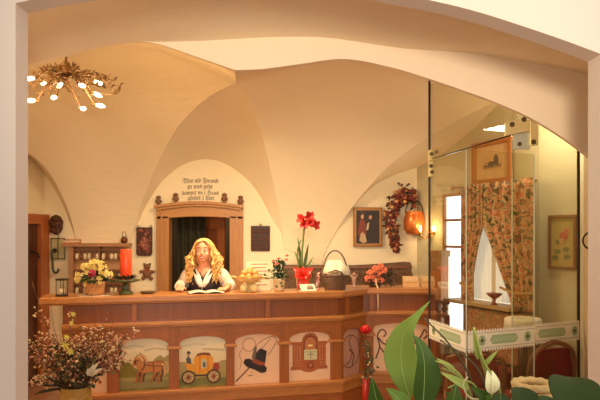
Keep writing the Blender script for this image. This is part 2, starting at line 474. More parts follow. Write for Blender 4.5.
def path_strip(mb, segs, d0, d1, z0, z1, extL=0, extR=0):
    """a moulding mitred along the runs: cross-section d0..d1, z0..z1"""
    pts0, pts1 = [], []
    for i, q in enumerate(segs):
        if i == 0:
            pts0.append(q.w(-extL, d0, 0)); pts1.append(q.w(-extL, d1, 0))
        if i < len(segs)-1:
            r = segs[i+1]
            for d, L in ((d0, pts0), (d1, pts1)):
                A = q.w(0, d, 0); B = r.w(0, d, 0)
                den = q.u.x*r.u.y-q.u.y*r.u.x
                t = ((B.x-A.x)*r.u.y-(B.y-A.y)*r.u.x)/den
                L.append(A+q.u*t)
        else:
            pts0.append(q.w(q.L+extR, d0, 0)); pts1.append(q.w(q.L+extR, d1, 0))
    n = len(pts0)
    for a in range(n-1):
        c = [pts0[a], pts0[a+1], pts1[a+1], pts1[a]]
        lo = [mb.v(p+Vector((0,0,z0))) for p in c]; hi = [mb.v(p+Vector((0,0,z1))) for p in c]
        mb.f(lo[::-1], False); mb.f(hi, False)
        for i in (0, 2): mb.f([lo[i], lo[(i+1)%4], hi[(i+1)%4], hi[i]], False)
        if a == 0: mb.f([lo[3], lo[0], hi[0], hi[3]], False)
        if a == n-2: mb.f([lo[1], lo[2], hi[2], hi[1]], False)
SEGS = [S1, S2, S3]
sL = S1.s(62)
def Sx(mb): return mb
# body core
mb = MB().use(WDARK)
class Sub:   # S1 starting further right, for the body
    pass
S1b = Seg(tuple(S1.w(sL, 0, 0))[:2], tuple(S1.b)[:2])
BSEGS = [S1b, S2, S3]
path_strip(mb, BSEGS, -.30, -.045, 0, 1.08)
mb.build('body', counter)
mb = MB().use(WTOP); path_strip(mb, SEGS, -.35, .02, 1.08, TOPZ)
mb.use(WTOP); path_strip(mb, SEGS, -.33, .008, 1.066, 1.08)
mb.build('countertop', counter, bev=.006)
mb = MB().use(WTOP); path_strip(mb, BSEGS, -.05, .035, .885, .912); path_strip(mb, BSEGS, -.05, .018, .868, .885)
mb.build('ledge_moulding', counter, bev=.004)
mb = MB().use(WTOP); path_strip(mb, BSEGS, -.05, .05, .315, .345); path_strip(mb, BSEGS, -.05, .03, .235, .315); mb.use(WOODX); path_strip(mb, BSEGS, -.05, .012, .08, .235); path_strip(mb, BSEGS, -.05, .03, 0, .08)
mb.build('base_moulding', counter, bev=.004)
# thin upright stiles in the recessed band
for q, px in ((S1, 134), (S1, 268), (S2, 349), (S3, 372)):
    mb = MB(q.M).use(WOODZ); s = q.s(px); mb.box((s-.02, -.05, .912), (s+.02, -.012, 1.067)); mb.build('stile', counter)
# arches: fascia with arched openings, one mesh; pilasters with capitals as parts
def arcade(q, openings, zs, zt, d0=-.045, d1=.0):
    """openings (s0,s1); spring height zs, crown zt; fascia up to .868"""
    mb = MB(q.M).use(WOODX)
    for s0, s1 in openings:
        n = 12; arc = []
        for k in range(n+1):
            t = PI*(1-k/n); ss = (s0+s1)/2+(s1-s0)/2*math.cos(t); arc.append((ss, zs+(zt-zs)*abs(math.sin(t))**.62))
        for (a, za), (b, zb) in zip(arc, arc[1:]):
            mb.prism([(a, d0, za), (b, d0, zb), (b, d0, .868), (a, d0, .868)], (0, d1-d0, 0))
    mb.build('arched_fascia', counter)
def pilaster(q, s0, s1, zs):
    mb = MB(q.M).use(WOODZ); mb.box((s0, -.045, .345), (s1, .004, .868)); p = mb.build('pilaster', counter, bev=.003)
    mb = MB(q.M).use(WTOP); mb.box((s0-.018, -.04, zs-.012), (s1+.018, .022, zs+.012)); mb.build('capital', p, bev=.004)
zs, zt = .69, .778
edges1 = [(62, 70), (107, 119), (169, 179), (226.5, 234.5), (280, 289), (331, 341)]
for a, b in edges1: pilaster(S1, S1.s(a), S1.s(b) if b < 341 else S1.L, zs)
op1 = [(S1.s(a[1]), S1.s(b[0])) for a, b in zip(edges1, edges1[1:])]
arcade(S1, op1, zs, zt)
pilaster(S2, 0, .035, zs); pilaster(S2, S2.L-.07, S2.L, zs)
op2 = [(.035, S2.L-.07)]; arcade(S2, op2, zs, zt)
s3a = [(0, .07), (S3.L-.07, S3.L)]
for a, b in s3a: pilaster(S3, a, b, zs)
op3 = [(.07, S3.L-.07)]
arcade(S3, op3, .74, .80)

# ---- painted panels: each is one mesh, its picture laid in as paint-thin coloured shapes
PK = paint('pink panel paint', rgb(240, 198, 160), .5, var=.05, scale=6)
def landscape(name, sky, low):
    if name in _M: return _M[name]
    m, nt, b = _new(name)
    tc = nt.nodes.new('ShaderNodeTexCoord'); sp = nt.nodes.new('ShaderNodeSeparateXYZ'); nt.links.new(tc.outputs['Object'], sp.inputs[0])
    mr = nt.nodes.new('ShaderNodeMapRange'); mr.inputs[1].default_value = .345; mr.inputs[2].default_value = .78; nt.links.new(sp.outputs[2], mr.inputs[0])
    nz = nt.nodes.new('ShaderNodeTexNoise'); nz.inputs['Scale'].default_value = 7; nz.inputs['Detail'].default_value = 5; nt.links.new(tc.outputs['Object'], nz.inputs['Vector'])
    ad = nt.nodes.new('ShaderNodeMath'); ad.operation = 'MULTIPLY_ADD'; ad.inputs[1].default_value = .3; nt.links.new(nz.outputs['Fac'], ad.inputs[0]); nt.links.new(mr.outputs[0], ad.inputs[2])
    rp = nt.nodes.new('ShaderNodeValToRGB'); cr = rp.color_ramp
    stops = [(.14, low[0]), (.22, low[1]), (.34, low[2]), (.44, low[3]), (.55, sky[0]), (.75, sky[1]), (.92, sky[2]), (1, sky[3])]
    cr.elements[0].position = stops[0][0]; cr.elements[0].color = (*stops[0][1], 1)
    cr.elements[1].position = 1; cr.elements[1].color = (*stops[-1][1], 1)
    for p, c in stops[1:-1]:
        e = cr.elements.new(p); e.color = (*c, 1)
    nt.links.new(ad.outputs[0], rp.inputs[0]); nt.links.new(rp.outputs[0], b.inputs['Base Color']); b.inputs['Roughness'].default_value = .5
    _M[name] = m
    return m
LSC = landscape('painted sky and meadow', [rgb(236,212,160), rgb(236,218,176), rgb(240,224,186), rgb(226,216,184)], [rgb(120,112,50), rgb(150,146,72), rgb(178,160,92), rgb(150,146,84)])
def col(r, g, b): return paint('paint %d %d %d' % (r, g, b), rgb(r, g, b), .55, var=.14, scale=40)
def panel_base(q, op, mat, d=-.03):
    mb = MB(q.M).use(mat); mb.box((op[0]-.005, -.046, .335), (op[1]+.005, d, .86)); return mb
def disc_pts(cx, cz, r, n=14, r2=None, a0=0): return [(cx+r*math.cos(2*PI*k/n+a0), cz+(r2 or r)*math.sin(2*PI*k/n+a0)) for k in range(n)]
class Art:
    """paint shapes in a 0..1 square fitted on the panel"""
    def __init__(s, mb, op, z0=.345, z1=.778, d=-.03): s.mb = mb; s.o = op; s.z0, s.z1, s.d = z0, z1, d
    def p(s, x, y): return (lerp(s.o[0], s.o[1], x), s.d, lerp(s.z0, s.z1, y))
    def poly(s, pts, c):
        s.d += .0006
        s.mb.use(c); s.mb.f([s.mb.v(s.p(x, y)) for x, y in pts], False)
    def stroke(s, pts, w, c, closed=False):
        s.d += .0006; s.mb.use(c)
        pts = smooth_curve([Vector(p) for p in pts], max(8, len(pts)*4)); asp = (s.o[1]-s.o[0])/(s.z1-s.z0)
        L, R = [], []
        for i, p in enumerate(pts):
            d = pts[min(i+1, len(pts)-1)]-pts[max(i-1, 0)]; d = Vector((d.x*asp, d.y)).normalized(); nn = Vector((-d.y/asp, d.x))*w/2
            L.append(s.mb.v(s.p(*(p+nn)))); R.append(s.mb.v(s.p(*(p-nn))))
        for i in range(len(L)-1): s.mb.f([L[i], L[i+1], R[i+1], R[i]], False)
    def disc(s, x, y, r, c, r2=None):
        asp = (s.o[1]-s.o[0])/(s.z1-s.z0); s.poly(disc_pts(x, y, r/asp, 18, r2 or r), c)
    def ringd(s, x, y, r, w, c):
        asp = (s.o[1]-s.o[0])/(s.z1-s.z0); s.stroke([(x+r/asp*math.cos(a), y+r*math.sin(a)) for a in [2*PI*k/14 for k in range(15)]], w, c)
def finish(mb, label=None):
    o = mb.build('painted_panel', counter, recalc=False)
    if label: o['label'] = label
    return o
# panel 0: small red heart scroll on pink, half behind the flowers
mb = panel_base(S1, op1[0], PK); A = Art(mb, op1[0])
RED = col(176, 70, 50)
A.stroke([(.72, .45), (.86, .55), (.97, .46), (.9, .33), (.78, .36), (.8, .45), (.88, .43)], .035, RED)
A.stroke([(.68, .40), (.6, .5), (.5, .44), (.6, .3), (.72, .25)], .03, RED)
A.disc(.8, .2, .03, RED)
finish(mb, 'pink panel with a red painted scroll')
# panel 1: pair of chestnut horses in harness
mb = panel_base(S1, op1[1], LSC); A = Art(mb, op1[1])
A.poly([(0, .26), (0, .46), (.1, .53), (.2, .55), (.3, .43), (.42, .38), (.5, .25)], col(134, 122, 40))
A.poly([(.5, .36), (.58, .5), (.66, .52), (.72, .6), (.82, .66), (.9, .6), (1, .66), (1, .34)], col(170, 152, 92))
A.poly([(0, .05), (.0, .2), (.3, .17), (.6, .22), (1, .17), (1, .04)], col(146, 138, 84))
A.stroke([(.08, .82), (.3, .86), (.5, .83)], .03, col(206, 196, 168)); A.stroke([(.5, .75), (.7, .79), (.92, .76)], .03, col(200, 186, 150))
HB, HB2, HD, MANE = col(196, 128, 66), col(172, 102, 48), col(110, 62, 32), col(222, 178, 120)
def horse(dx, dy, c, c2):
    T = lambda l: [(x+dx, y+dy) for x, y in l]
    A.stroke(T([(.87, .5), (.93, .44), (.94, .34), (.92, .27)]), .035, MANE)
    for l in ([(.5, .36), (.46, .26), (.44, .2), (.44, .13)], [(.42, .38), (.37, .3), (.38, .22), (.34, .16)], [(.8, .38), (.84, .28), (.8, .2), (.81, .12)], [(.74, .36), (.72, .26), (.67, .2), (.66, .13)]):
        A.stroke(T(l), .035, c2)
    A.poly(T([(.36, .48), (.4, .38), (.5, .33), (.64, .34), (.76, .33), (.86, .36), (.88, .46), (.84, .52), (.72, .53), (.6, .51), (.5, .53), (.42, .56)]), c)
    A.poly(T([(.5, .54), (.46, .62), (.38, .66), (.33, .64), (.29, .55), (.27, .47), (.31, .45), (.35, .52), (.37, .44), (.44, .4)]), c)
    A.poly(T([(.36, .66), (.39, .7), (.41, .65)]), c2)
    A.stroke(T([(.38, .66), (.44, .64), (.5, .56), (.52, .5)]), .04, MANE)
horse(.04, .03, HB2, HD); horse(-.02, 0, HB, HB2)
A.stroke([(.28, .54), (.33, .58), (.4, .56)], .016, HD); A.stroke([(.49, .56), (.5, .46), (.44, .38)], .022, HD); A.stroke([(.5, .5), (.7, .46), (.9, .45)], .014, HD); A.stroke([(.68, .53), (.69, .34)], .016, HD)
A.poly([(.31, .5), (.31, .58), (.34, .58), (.34, .5)], col(58, 46, 48))
finish(mb, 'panel painted with harnessed chestnut horses')
# panel 2: yellow coach
mb = panel_base(S1, op1[2], LSC); A = Art(mb, op1[2])
A.poly([(0, .26), (0, .5), (.12, .5), (.25, .44), (.5, .42), (.8, .42), (.9, .5), (1, .5), (1, .26)], col(176, 156, 96))
A.poly([(0, .04), (0, .17), (.3, .15), (.6, .2), (1, .15), (1, .04)], col(122, 122, 60))
A.stroke([(.05, .8), (.3, .84), (.55, .82)], .03, col(210, 200, 168)); A.stroke([(.5, .74), (.75, .72), (.97, .7)], .035, col(206, 190, 150))
YC, YD, OC = col(232, 156, 44), col(190, 108, 32), col(88, 52, 34)
A.stroke([(.2, .24), (.5, .22), (.8, .24)], .03, OC)
A.poly([(.36, .26), (.33, .38), (.31, .54), (.34, .6), (.5, .62), (.66, .6), (.72, .56), (.72, .4), (.66, .28), (.5, .24)], YC)
A.poly([(.36, .6), (.38, .65), (.5, .67), (.64, .66), (.68, .6), (.5, .62)], col(140, 74, 42))
A.poly([(.16, .38), (.14, .48), (.2, .5), (.3, .46), (.34, .3), (.24, .28)], YC)
A.poly([(.72, .32), (.73, .46), (.84, .46), (.86, .34), (.8, .3)], col(164, 66, 40))
A.poly([(.47, .36), (.47, .52), (.53, .55), (.58, .52), (.58, .36)], col(196, 196, 160)); A.poly([(.51, .38), (.5, .46), (.53, .5), (.56, .45), (.56, .38)], col(90, 100, 110))
A.stroke([(.44, .27), (.44, .6)], .012, YD); A.stroke([(.61, .27), (.61, .6)], .012, YD)
A.poly([(.16, .48), (.15, .56), (.2, .62), (.25, .55), (.26, .46)], col(84, 84, 88)); A.disc(.2, .64, .03, col(196, 146, 110)); A.poly([(.16, .66), (.25, .66), (.22, .71), (.18, .71)], col(60, 56, 60))
for x in (.2, .73):
    A.disc(x, .2, .125, col(196, 176, 120)); A.ringd(x, .2, .12, .032, OC); A.disc(x, .2, .04, col(150, 70, 60))
    for k in range(8):
        a = k*PI/4+.2; A.stroke([(x+.03*math.cos(a), .2+.03*math.sin(a)), (x+.1*math.cos(a), .2+.11*math.sin(a))], .012, col(130, 62, 60))
finish(mb, 'panel painted with a yellow mail coach')
# panel 3: black hat, whip and staff
mb = panel_base(S1, op1[3], PK); A = Art(mb, op1[3])
WH = col(160, 112, 80)
A.ringd(.33, .78, .13, .014, WH); A.stroke([(.2, .74), (.12, .6), (.16, .45), (.12, .3)], .012, WH); A.stroke([(.42, .7), (.6, .84), (.85, .93), (.93, .82), (.75, .55)], .014, col(150, 96, 64))
A.stroke([(.04, .06), (.22, .22), (.42, .4)], .026, col(110, 62, 40)); A.stroke([(.42, .4), (.62, .7), (.8, .88)], .014, WH)
BK, BR = col(44, 32, 32), col(150, 72, 40)
A.poly([(.2, .42), (.24, .5), (.34, .5), (.5, .42), (.66, .36), (.72, .3), (.7, .22), (.6, .2), (.44, .28), (.28, .34)], BK)
A.poly([(.4, .48), (.5, .64), (.58, .7), (.72, .64), (.68, .4), (.6, .38)], BK)
A.poly([(.38, .44), (.42, .52), (.6, .43), (.68, .42), (.67, .35), (.55, .36)], BR)
A.poly([(.38, .52), (.45, .74), (.5, .74), (.48, .6), (.44, .46)], col(120, 104, 84)); A.stroke([(.49, .5), (.54, .66)], .02, col(70, 54, 54))
A.stroke([(.3, .16), (.4, .17)], .02, WH); A.disc(.38, .23, .012, WH)
finish(mb, 'pink panel painted with a black hat, whip and staff')
# panel 4: carved niche
mb = panel_base(S1, op1[4], PK); A = Art(mb, op1[4])
NB, NB2, ND = col(178, 98, 56), col(198, 122, 74), col(134, 66, 36)
A.poly([(.05, .22), (.06, .28), (.1, .3), (.1, .72), (.07, .74), (.07, .79), (.32, .79), (.34, .88), (.42, .95), (.52, .97), (.62, .95), (.7, .88), (.72, .79), (.94, .79), (.94, .74), (.9, .72), (.9, .3), (.93, .28), (.94, .22), (.7, .22), (.62, .18), (.5, .16), (.38, .18), (.3, .22)], NB)
A.poly([(.14, .4), (.14, .7), (.3, .7), (.3, .4)], NB2); A.poly([(.74, .4), (.74, .7), (.88, .7), (.88, .4)], NB2)
for x in (.18, .24, .78, .84): A.stroke([(x, .42), (x, .68)], .016, ND)
A.poly([(.36, .42), (.36, .8), (.42, .89), (.52, .92), (.62, .89), (.68, .8), (.68, .42)], ND); A.poly([(.39, .62), (.39, .79), (.45, .87), (.52, .89), (.59, .87), (.65, .79), (.65, .62)], NB2)
A.poly([(.46, .69), (.47, .73), (.57, .73), (.58, .69)], col(252, 226, 150))
A.poly([(.37, .42), (.37, .63), (.68, .63), (.68, .42)], col(214, 208, 160)); A.stroke([(.4, .58), (.65, .58)], .02, col(190, 176, 130)); A.stroke([(.53, .44), (.53, .6)], .014, col(120, 110, 80)); A.stroke([(.44, .53), (.62, .53)], .012, col(120, 110, 80))
for x in (.15, .76): A.poly([(x, .3), (x, .37), (x+.13, .37), (x+.13, .3)], NB2); A.stroke([(x+.02, .335), (x+.11, .335)], .016, ND)
A.ringd(.52, .31, .06, .02, ND); A.disc(.52, .31, .03, NB2)
finish(mb, 'pink panel painted with a carved wooden wall niche')
# bent run: dull mauve panel with an oval
mb = panel_base(S2, op2[0], paint('mauve panel paint', rgb(196, 148, 128), .5, var=.1, scale=12)); A = Art(mb, op2[0])
A.ringd(.5, .5, .34, .03, col(130, 90, 80)); A.stroke([(.3, .25), (.5, .3), (.6, .5), (.45, .7), (.55, .85)], .05, col(140, 106, 96)); A.stroke([(.6, .2), (.7, .4), (.45, .55)], .05, col(120, 84, 76))
finish(mb, 'mauve panel with a painted oval')
# right run: two pink fields with dark wrought scrolls
mb = panel_base(S3, op3[0], PK); A = Art(mb, op3[0], z1=.80)
IR = col(92, 52, 44)
for x in (.02, .52):
    A.stroke([(x+.03, .25), (x+.1, .5), (x+.06, .72), (x+.14, .86), (x+.22, .78), (x+.17, .7)], .03, IR)
    A.stroke([(x+.06, .7), (x+.2, .55), (x+.34, .7), (x+.42, .86), (x+.46, .74), (x+.4, .66)], .03, IR)
    A.stroke([(x+.1, .5), (x+.24, .3), (x+.36, .22), (x+.42, .34), (x+.36, .4)], .03, IR)
    A.stroke([(x+.2, .55), (x+.28, .4), (x+.42, .5)], .022, IR); A.disc(x+.24, .62, .03, col(170, 84, 70))
finish(mb, 'pink panel with dark painted scrolls')
# ------------------------------------------------------------------ things on the back wall
PXM = WB/F      # metres per pixel at the back wall
def onwall(px, py, off=.0): p = P(px, py, WB); return Vector((p.x, WB-off, p.z))
BRONZE = paint('dark carved bronze', rgb(92, 62, 42), .45, .5, var=.4, scale=60, bump=.6)
IRON = paint('wrought iron', rgb(60, 50, 42), .5, .6)
DOORW = wood('door oak', rgb(190, 132, 76), axis='z', dark=.8)
DOORX = wood('door oak across', rgb(196, 138, 80), axis='x', dark=.8)
DARKW = wood('old dark wood', rgb(92, 50, 28), axis='z', dark=.6)
SWF = wood('finial wood', rgb(132, 88, 54), axis='z')
# --- arched doorway with finials
m = px = None
door = thing('door_1', '', '', onwall(200, 290)); 
for k in ('label', 'category'): del door[k]
door['kind'] = 'structure'
def L(px, py, y=0): return ((px-200)*PXM, y, (290-py)*PXM)
zb = 290+1.07*0
floor_py = HOR+CAM_Z*F/WB
def arcz(px, c, top, side, half): t = (px-c)/half; return side+(top-side)*math.cos(min(1, abs(t))*PI/2)**.8 if abs(t) <= 1 else side
mb = MB().use(DOORW)
for x0, x1 in ((157.5, 170), (230, 243.5)):
    mb.box(L(x0, floor_py, -.06), L(x1, 216, .12))
mb.build('door_jamb', door, bev=.008)
mb = MB().use(DOORX)
for k in range(20):
    a, b = lerp(157.5, 243.5, k/20), lerp(157.5, 243.5, (k+1)/20)
    zt = lambda p: 208-3.5*math.cos((p-200.5)/43*PI/2); zi = lambda p: 219-2.5*math.cos((p-200.5)/43*PI/2)
    mb.prism([L(a, zi(a), -.06), L(b, zi(b), -.06), L(b, zt(b), -.06), L(a, zt(a), -.06)], (0, .18, 0))
mb.build('door_lintel', door)
mb = MB().use(DOORX)
for off, d in ((0, .12), (2.5, .095)):
    pts = [Vector(L(156+off+88*k/20*(1-off/45), 208.5+off*.9-4.0*math.cos((k/20*2-1)*PI/2), -d)) for k in range(21)]
    for a, b in zip(pts, pts[1:]):
        mb.prism([a, b, b+Vector((0,0,.032)), a+Vector((0,0,.032))], (0, d-.02, 0))
mb.build('cornice', door, bev=.004)
mb = MB().use(DOORX)
for x in (163, 237.5): mb.box(L(x-.8, floor_py, -.075), L(x+.8, 213, -.05))
mb.build('door_bead', door)
for x, y in ((159.5, 207), (176.5, 204.5), (225, 204.5), (241, 207)):
    mb = MB().use(SWF); c = Vector(L(x, y+.6, -.05))
    mb.lathe([(.028, -.01), (.03, .012), (.014, .03), (.024, .045), (.033, .065), (.026, .085), (.012, .098), (.02, .11), (.024, .12), (.01, .135)], c, 12)
    for s in (-1, 1): mb.ball(c+Vector((s*.024, 0, .068)), (.014, .014, .022), 8, 6); mb.ball(c+Vector((s*.02, 0, .112)), (.01, .012, .016), 8, 6)
    mb.build('finial', door)
# the open leaf and hanging cloth inside
leafo = thing('door_2', '', '', P(224, 290, WB+.22)); del leafo['label']; del leafo['category']; leafo['kind'] = 'structure'
leafo.location.z = 0
mb = MB(Matrix.Rotation(math.radians(-28), 4, 'Z')).use(wood('inner door wood', rgb(150, 84, 44), axis='z'))
wd = .42
mb.box((-wd, 0, .02), (0, .04, 1.86), .004)
mb.use(wood('inner door panel', rgb(112, 56, 30), axis='z'))
for z0, z1 in ((.2, .9), (1.05, 1.7)): mb.box((-wd+.09, -.012, z0), (-.09, .0, z1), .006)
mb.build('door_leaf', leafo)
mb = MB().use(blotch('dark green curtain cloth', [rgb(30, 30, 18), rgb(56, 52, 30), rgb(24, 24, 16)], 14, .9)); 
rows = []
for i in range(2):
    r = []
    for k in range(40):
        x = k/39*.34; r.append((x, .025*math.sin(x*70), [1.88, .05][i]))
    rows.append(r)
mb.grid(rows)
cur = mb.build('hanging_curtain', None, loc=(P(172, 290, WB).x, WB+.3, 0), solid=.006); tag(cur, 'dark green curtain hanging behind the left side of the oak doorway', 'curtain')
# --- left doorway, seen at a slant
d3 = thing('door_3', '', '', (LX-.02, WB, 0)); del d3['label']; del d3['category']; d3['kind'] = 'structure'
ang = math.atan2(-1.6, -.33)
MW = Matrix.Rotation(ang, 4, 'Z')      # local x runs along the left wall towards the viewer; y<0 is... the room side is +y
mb = MB(MW).use(DARKW); mb.box((.14, -.02, 0), (1.0, .02, 1.76)); mb.build('door_leaf', d3)
RW = wood('reddish door frame', rgb(186, 106, 54), axis='z')
mb = MB(MW).use(RW); mb.box((0, -.01, 0), (.15, .07, 1.86)); mb.box((1.0, -.01, 0), (1.14, .07, 1.86)); mb.build('door_jamb', d3, bev=.006)
mb = MB(MW).use(RW); mb.box((.15, -.01, 1.75), (1.0, .07, 1.86)); mb.build('door_lintel', d3, bev=.006)
mb = MB(MW).use(IRON, True); mb.ring_tube([(.26, .02, 1.45), (.26, .1, 1.43), (.26, .12, 1.38)], .012); mb.build('door_handle', d3)

# --- inscription above the doorway (broken-letter script)
def fraktur(t):
    o = ''
    ex = {'C': '\u212d', 'H': '\u210c', 'I': '\u2111', 'R': '\u211c', 'Z': '\u2128'}
    for ch in t:
        if ch in ex: o += ex[ch]
        elif 'A' <= ch <= 'Z': o += chr(0x1D504+ord(ch)-65)
        elif 'a' <= ch <= 'z': o += chr(0x1D51E+ord(ch)-97)
        else: o += ch
    return o
def text_mesh(s, size, mat, name='text', depth=.002, align='CENTER'):
    cu = bpy.data.curves.new(name, 'FONT'); cu.body = s; cu.size = size; cu.align_x = align; cu.extrude = depth; cu.offset = .0
    o = bpy.data.objects.new(name, cu); COL.objects.link(o)
    bpy.context.view_layer.update()
    me = bpy.data.meshes.new_from_object(o.evaluated_get(bpy.context.evaluated_depsgraph_get()))
    bpy.data.objects.remove(o); me.materials.clear(); me.materials.append(mat)
    n = bpy.data.objects.new(name, me); COL.objects.link(n); return n
INK = paint('inscription ink', rgb(96, 78, 70), .8)
ins = thing('wall_inscription', 'four lines of dark broken-letter verse painted above the oak doorway', 'inscription', onwall(200.5, 190, .004))
for i, (t, x, y, sz) in enumerate((('Wer als Freund', 200.5, 182.5, .072), ('zu uns geht', 200, 188.3, .074), ('kommt no i Haus', 200.5, 194.3, .068), ('ghört i hier', 201, 199.8, .078))):
    ws = []; 
    for w_ in t.split(' '):
        o = text_mesh(fraktur(w_), sz, INK, 'inscribed_word', align='LEFT'); xs = [v.co.x for v in o.data.vertices]; ws.append((o, min(xs), max(xs)))
    tot = sum(b_-a_ for _, a_, b_ in ws)+sz*.28*(len(ws)-1); cur_x = -tot/2
    for o, a_, b_ in ws:
        for v in o.data.vertices: v.co.x += cur_x-a_; v.co.y -= .18*v.co.x**2
        cur_x += b_-a_+sz*.28
        o.parent = ins; o.rotation_euler = (PI/2, 0, 0); o.location = ((x-200.5)*PXM, 0, (190-y)*PXM)
# --- carved things
def bumps(mb, n, w, h, r, y=-.02, seed=1, ell=True):
    R = random.Random(seed)
    for _ in range(n):
        for _ in range(20):
            x, z = R.uniform(-w/2, w/2), R.uniform(-h/2, h/2)
            if not ell or (2*x/w)**2+(2*z/h)**2 < 1: break
        rr = r*R.uniform(.6, 1.2); mb.ball((x, y, z), (rr, rr*.6, rr*R.uniform(.7, 1.5)), 8, 6)
t = thing('carved_mask', 'small dark carved mask hanging on the wall between the left door and the key rack', 'wall ornament', onwall(57.5, 226, .03))
mb = MB().use(BRONZE, True); mb.ball((0, 0, 0), (.075, .03, .10)); bumps(mb, 26, .13, .18, .02, -.022, 3); mb.build('mask_face', t)
mb = MB().use(BRONZE, True); mb.ring_tube([(math.cos(a)*.07, -.01, .02+math.sin(a)*.09) for a in [PI*k/10 for k in range(11)]], [.012+.006*(k % 2) for k in range(11)]); mb.ball((0, -.015, .105), (.03, .02, .022)); mb.build('mask_crest', t)
t = thing('iron_wall_frame', 'thin empty iron frame hanging below the carved mask', 'frame', onwall(59, 248.5, .03))
mb = MB().use(IRON, True); h, w = .115, .078
for a, b in (((-w,0,-h),(w,0,-h)), ((w,0,-h),(w,0,h)), ((w,0,h),(-w,0,h)), ((-w,0,h),(-w,0,-h)), ((0,0,h),(0,0,-h))): mb.cyl(a, b, .005, seg=6)
mb.cyl((0,0,h),(0,.025,h+.03),.004,seg=6); mb.build('frame', t)
mb = MB().use(glass('pale pane')); mb.box((-w, .004, -h), (w, .007, h)); mb.build('pane', t)
t = thing('wall_hook', 'dark green curved hook hanging in front of the empty iron frame', 'hook', onwall(57.5, 262, .07))
mb = MB().use(paint('dark green enamel', rgb(70, 76, 52), .35), True)
mb.ring_tube(spline3([(-.03, .06, .13), (-.03, 0, .11), (-.028, 0, 0), (-.02, 0, -.09), (.01, 0, -.12), (.035, 0, -.10), (.04, 0, -.07)], 18), .014); mb.build('hook', t)
mb = MB().use(IRON); mb.cyl((-.03, .07, .13), (-.03, .05, .13), .025); mb.build('hook_plate', t)
# plaque dark red
MAROON = blotch('maroon relief', [rgb(70, 26, 20), rgb(120, 52, 40), rgb(170, 110, 84), rgb(84, 34, 26)], 30, .5, bump=.5)
t = thing('relief_plaque', 'maroon relief plaque with a seated figure, left of the oak doorway', 'plaque', onwall(145, 241.5, .02))
w, h = .09, .16
mb = MB().use(paint('plaque rim', rgb(74, 36, 26), .5)); mb.prism([(-w,0,h),(-w,0,-h*.85),(-w*.8,0,-h),(w*.8,0,-h),(w,0,-h*.85),(w,0,h)], (0,-.018,0)); mb.build('plaque_board', t, bev=.004)
mb = MB().use(MAROON, True); mb.ball((0,-.02,.02),(.035,.014,.035)); mb.ball((0,-.02,-.05),(.055,.016,.06)); mb.ball((-.035,-.02,-.02),(.02,.014,.05)); mb.ball((.035,-.02,-.02),(.02,.014,.05)); bumps(mb, 30, .15, .28, .012, -.018, 5, False); mb.build('relief_figure', t)
for s in (-1, 1): mb = MB().use(IRON, True); mb.ring_tube([(s*w*.8+.012*math.cos(a), 0, h+.01+.012*math.sin(a)) for a in [2*PI*k/10 for k in range(10)]], .003, 6, closed=True); mb.build('hanging_ring', t)
# bear
t = thing('gingerbread_bear', 'brown flat bear ornament on the wall under the maroon plaque', 'ornament', onwall(147.5, 271.5, .019))
mb = MB().use(paint('gingerbread', rgb(132, 88, 58), .8, var=.2, scale=40, bump=.4), True)
mb.ball((0,0,-.02),(.05,.02,.055)); mb.ball((0,0,.055),(.038,.02,.034))
for s in (-1,1):
    mb.ball((s*.032,0,.085),(.014,.014,.014)); mb.ball((s*.06,0,.0),(.032,.016,.018)); mb.ball((s*.045,0,-.075),(.026,.018,.022))
mb.ball((0,-.015,.048),(.015,.014,.012)); mb.build('bear_body', t)
mb = MB().use(RED); mb.box((-.03,-.026,.018),(.03,-.012,.03)); mb.build('bow', t)
# dark square plaque
t = thing('carved_square_plaque', 'square dark brown plaque with three rows of relief, right of the oak doorway', 'plaque', onwall(260.5, 238.5, .015))
w, h = .108, .143
CHOC = paint('chocolate relief', rgb(88, 48, 32), .5, var=.3, scale=40)
mb = MB().use(paint('chocolate board', rgb(62, 32, 24), .5)); mb.cbox((0,0,0),(2*w,.016,2*h),.004); mb.use(IRON, True); mb.ring_tube([(.012*math.cos(a),0,h+.012+.01*math.sin(a)) for a in [2*PI*k/10 for k in range(10)]], .003, 6, closed=True); mb.build('plaque_board', t)
mb = MB().use(CHOC, True)
for r in range(3):
    for c in range(4):
        cx, cz = -.075+.05*c, .09-.088*r
        mb.ball((cx,-.012,cz+.012),(.014,.009,.014),8,6); mb.ball((cx,-.012,cz-.016),(.018,.009,.022),8,6)
    mb.use(CHOC, False); mb.box((-w*.92,-.015,.042-.088*r),(w*.92,-.008,.048-.088*r)); mb.use(CHOC, True)
mb.build('relief_figures', t)
# --- key rack
OAKL = wood('pale rack wood', rgb(188, 134, 88), axis='x', dark=.75)
OAKD = wood('rack shelf wood', rgb(138, 84, 52), axis='x', dark=.7)
rack = thing('key_rack', 'wooden key rack with a projecting top shelf and rows of hooks', 'rack', onwall(101, 270, 0))
def R_(px, py, y): return ((px-101)*PXM, y, (270-py)*PXM)
mb = MB().use(paint('rack back', rgb(196, 150, 104), .7)); mb.box(R_(72, 322, -.02), R_(129, 246, -.002)); mb.build('back_board', rack)
mb = MB().use(OAKL); mb.box(R_(66.5, 246.5, -.14), R_(132.5, 243, -.002), .004); mb.build('top_shelf', rack)
mb = MB().use(OAKL); mb.box(R_(72, 322, -.11), R_(76.5, 246.5, -.002)); mb.build('side_post', rack)
mb = MB().use(OAKL); mb.box(R_(127, 322, -.11), R_(131, 246.5, -.002)); mb.build('side_post', rack)
for y in (249.5, 269.5, 283, 300): mb = MB().use(OAKD); mb.box(R_(76.5, y+1.2, -.09), R_(127, y-.4, -.01)); mb.build('hook_rail', rack)
for x in (102,): mb = MB().use(OAKD); mb.box(R_(x-1, 322, -.10), R_(x+1, 246.5, -.01)); mb.build('divider', rack)
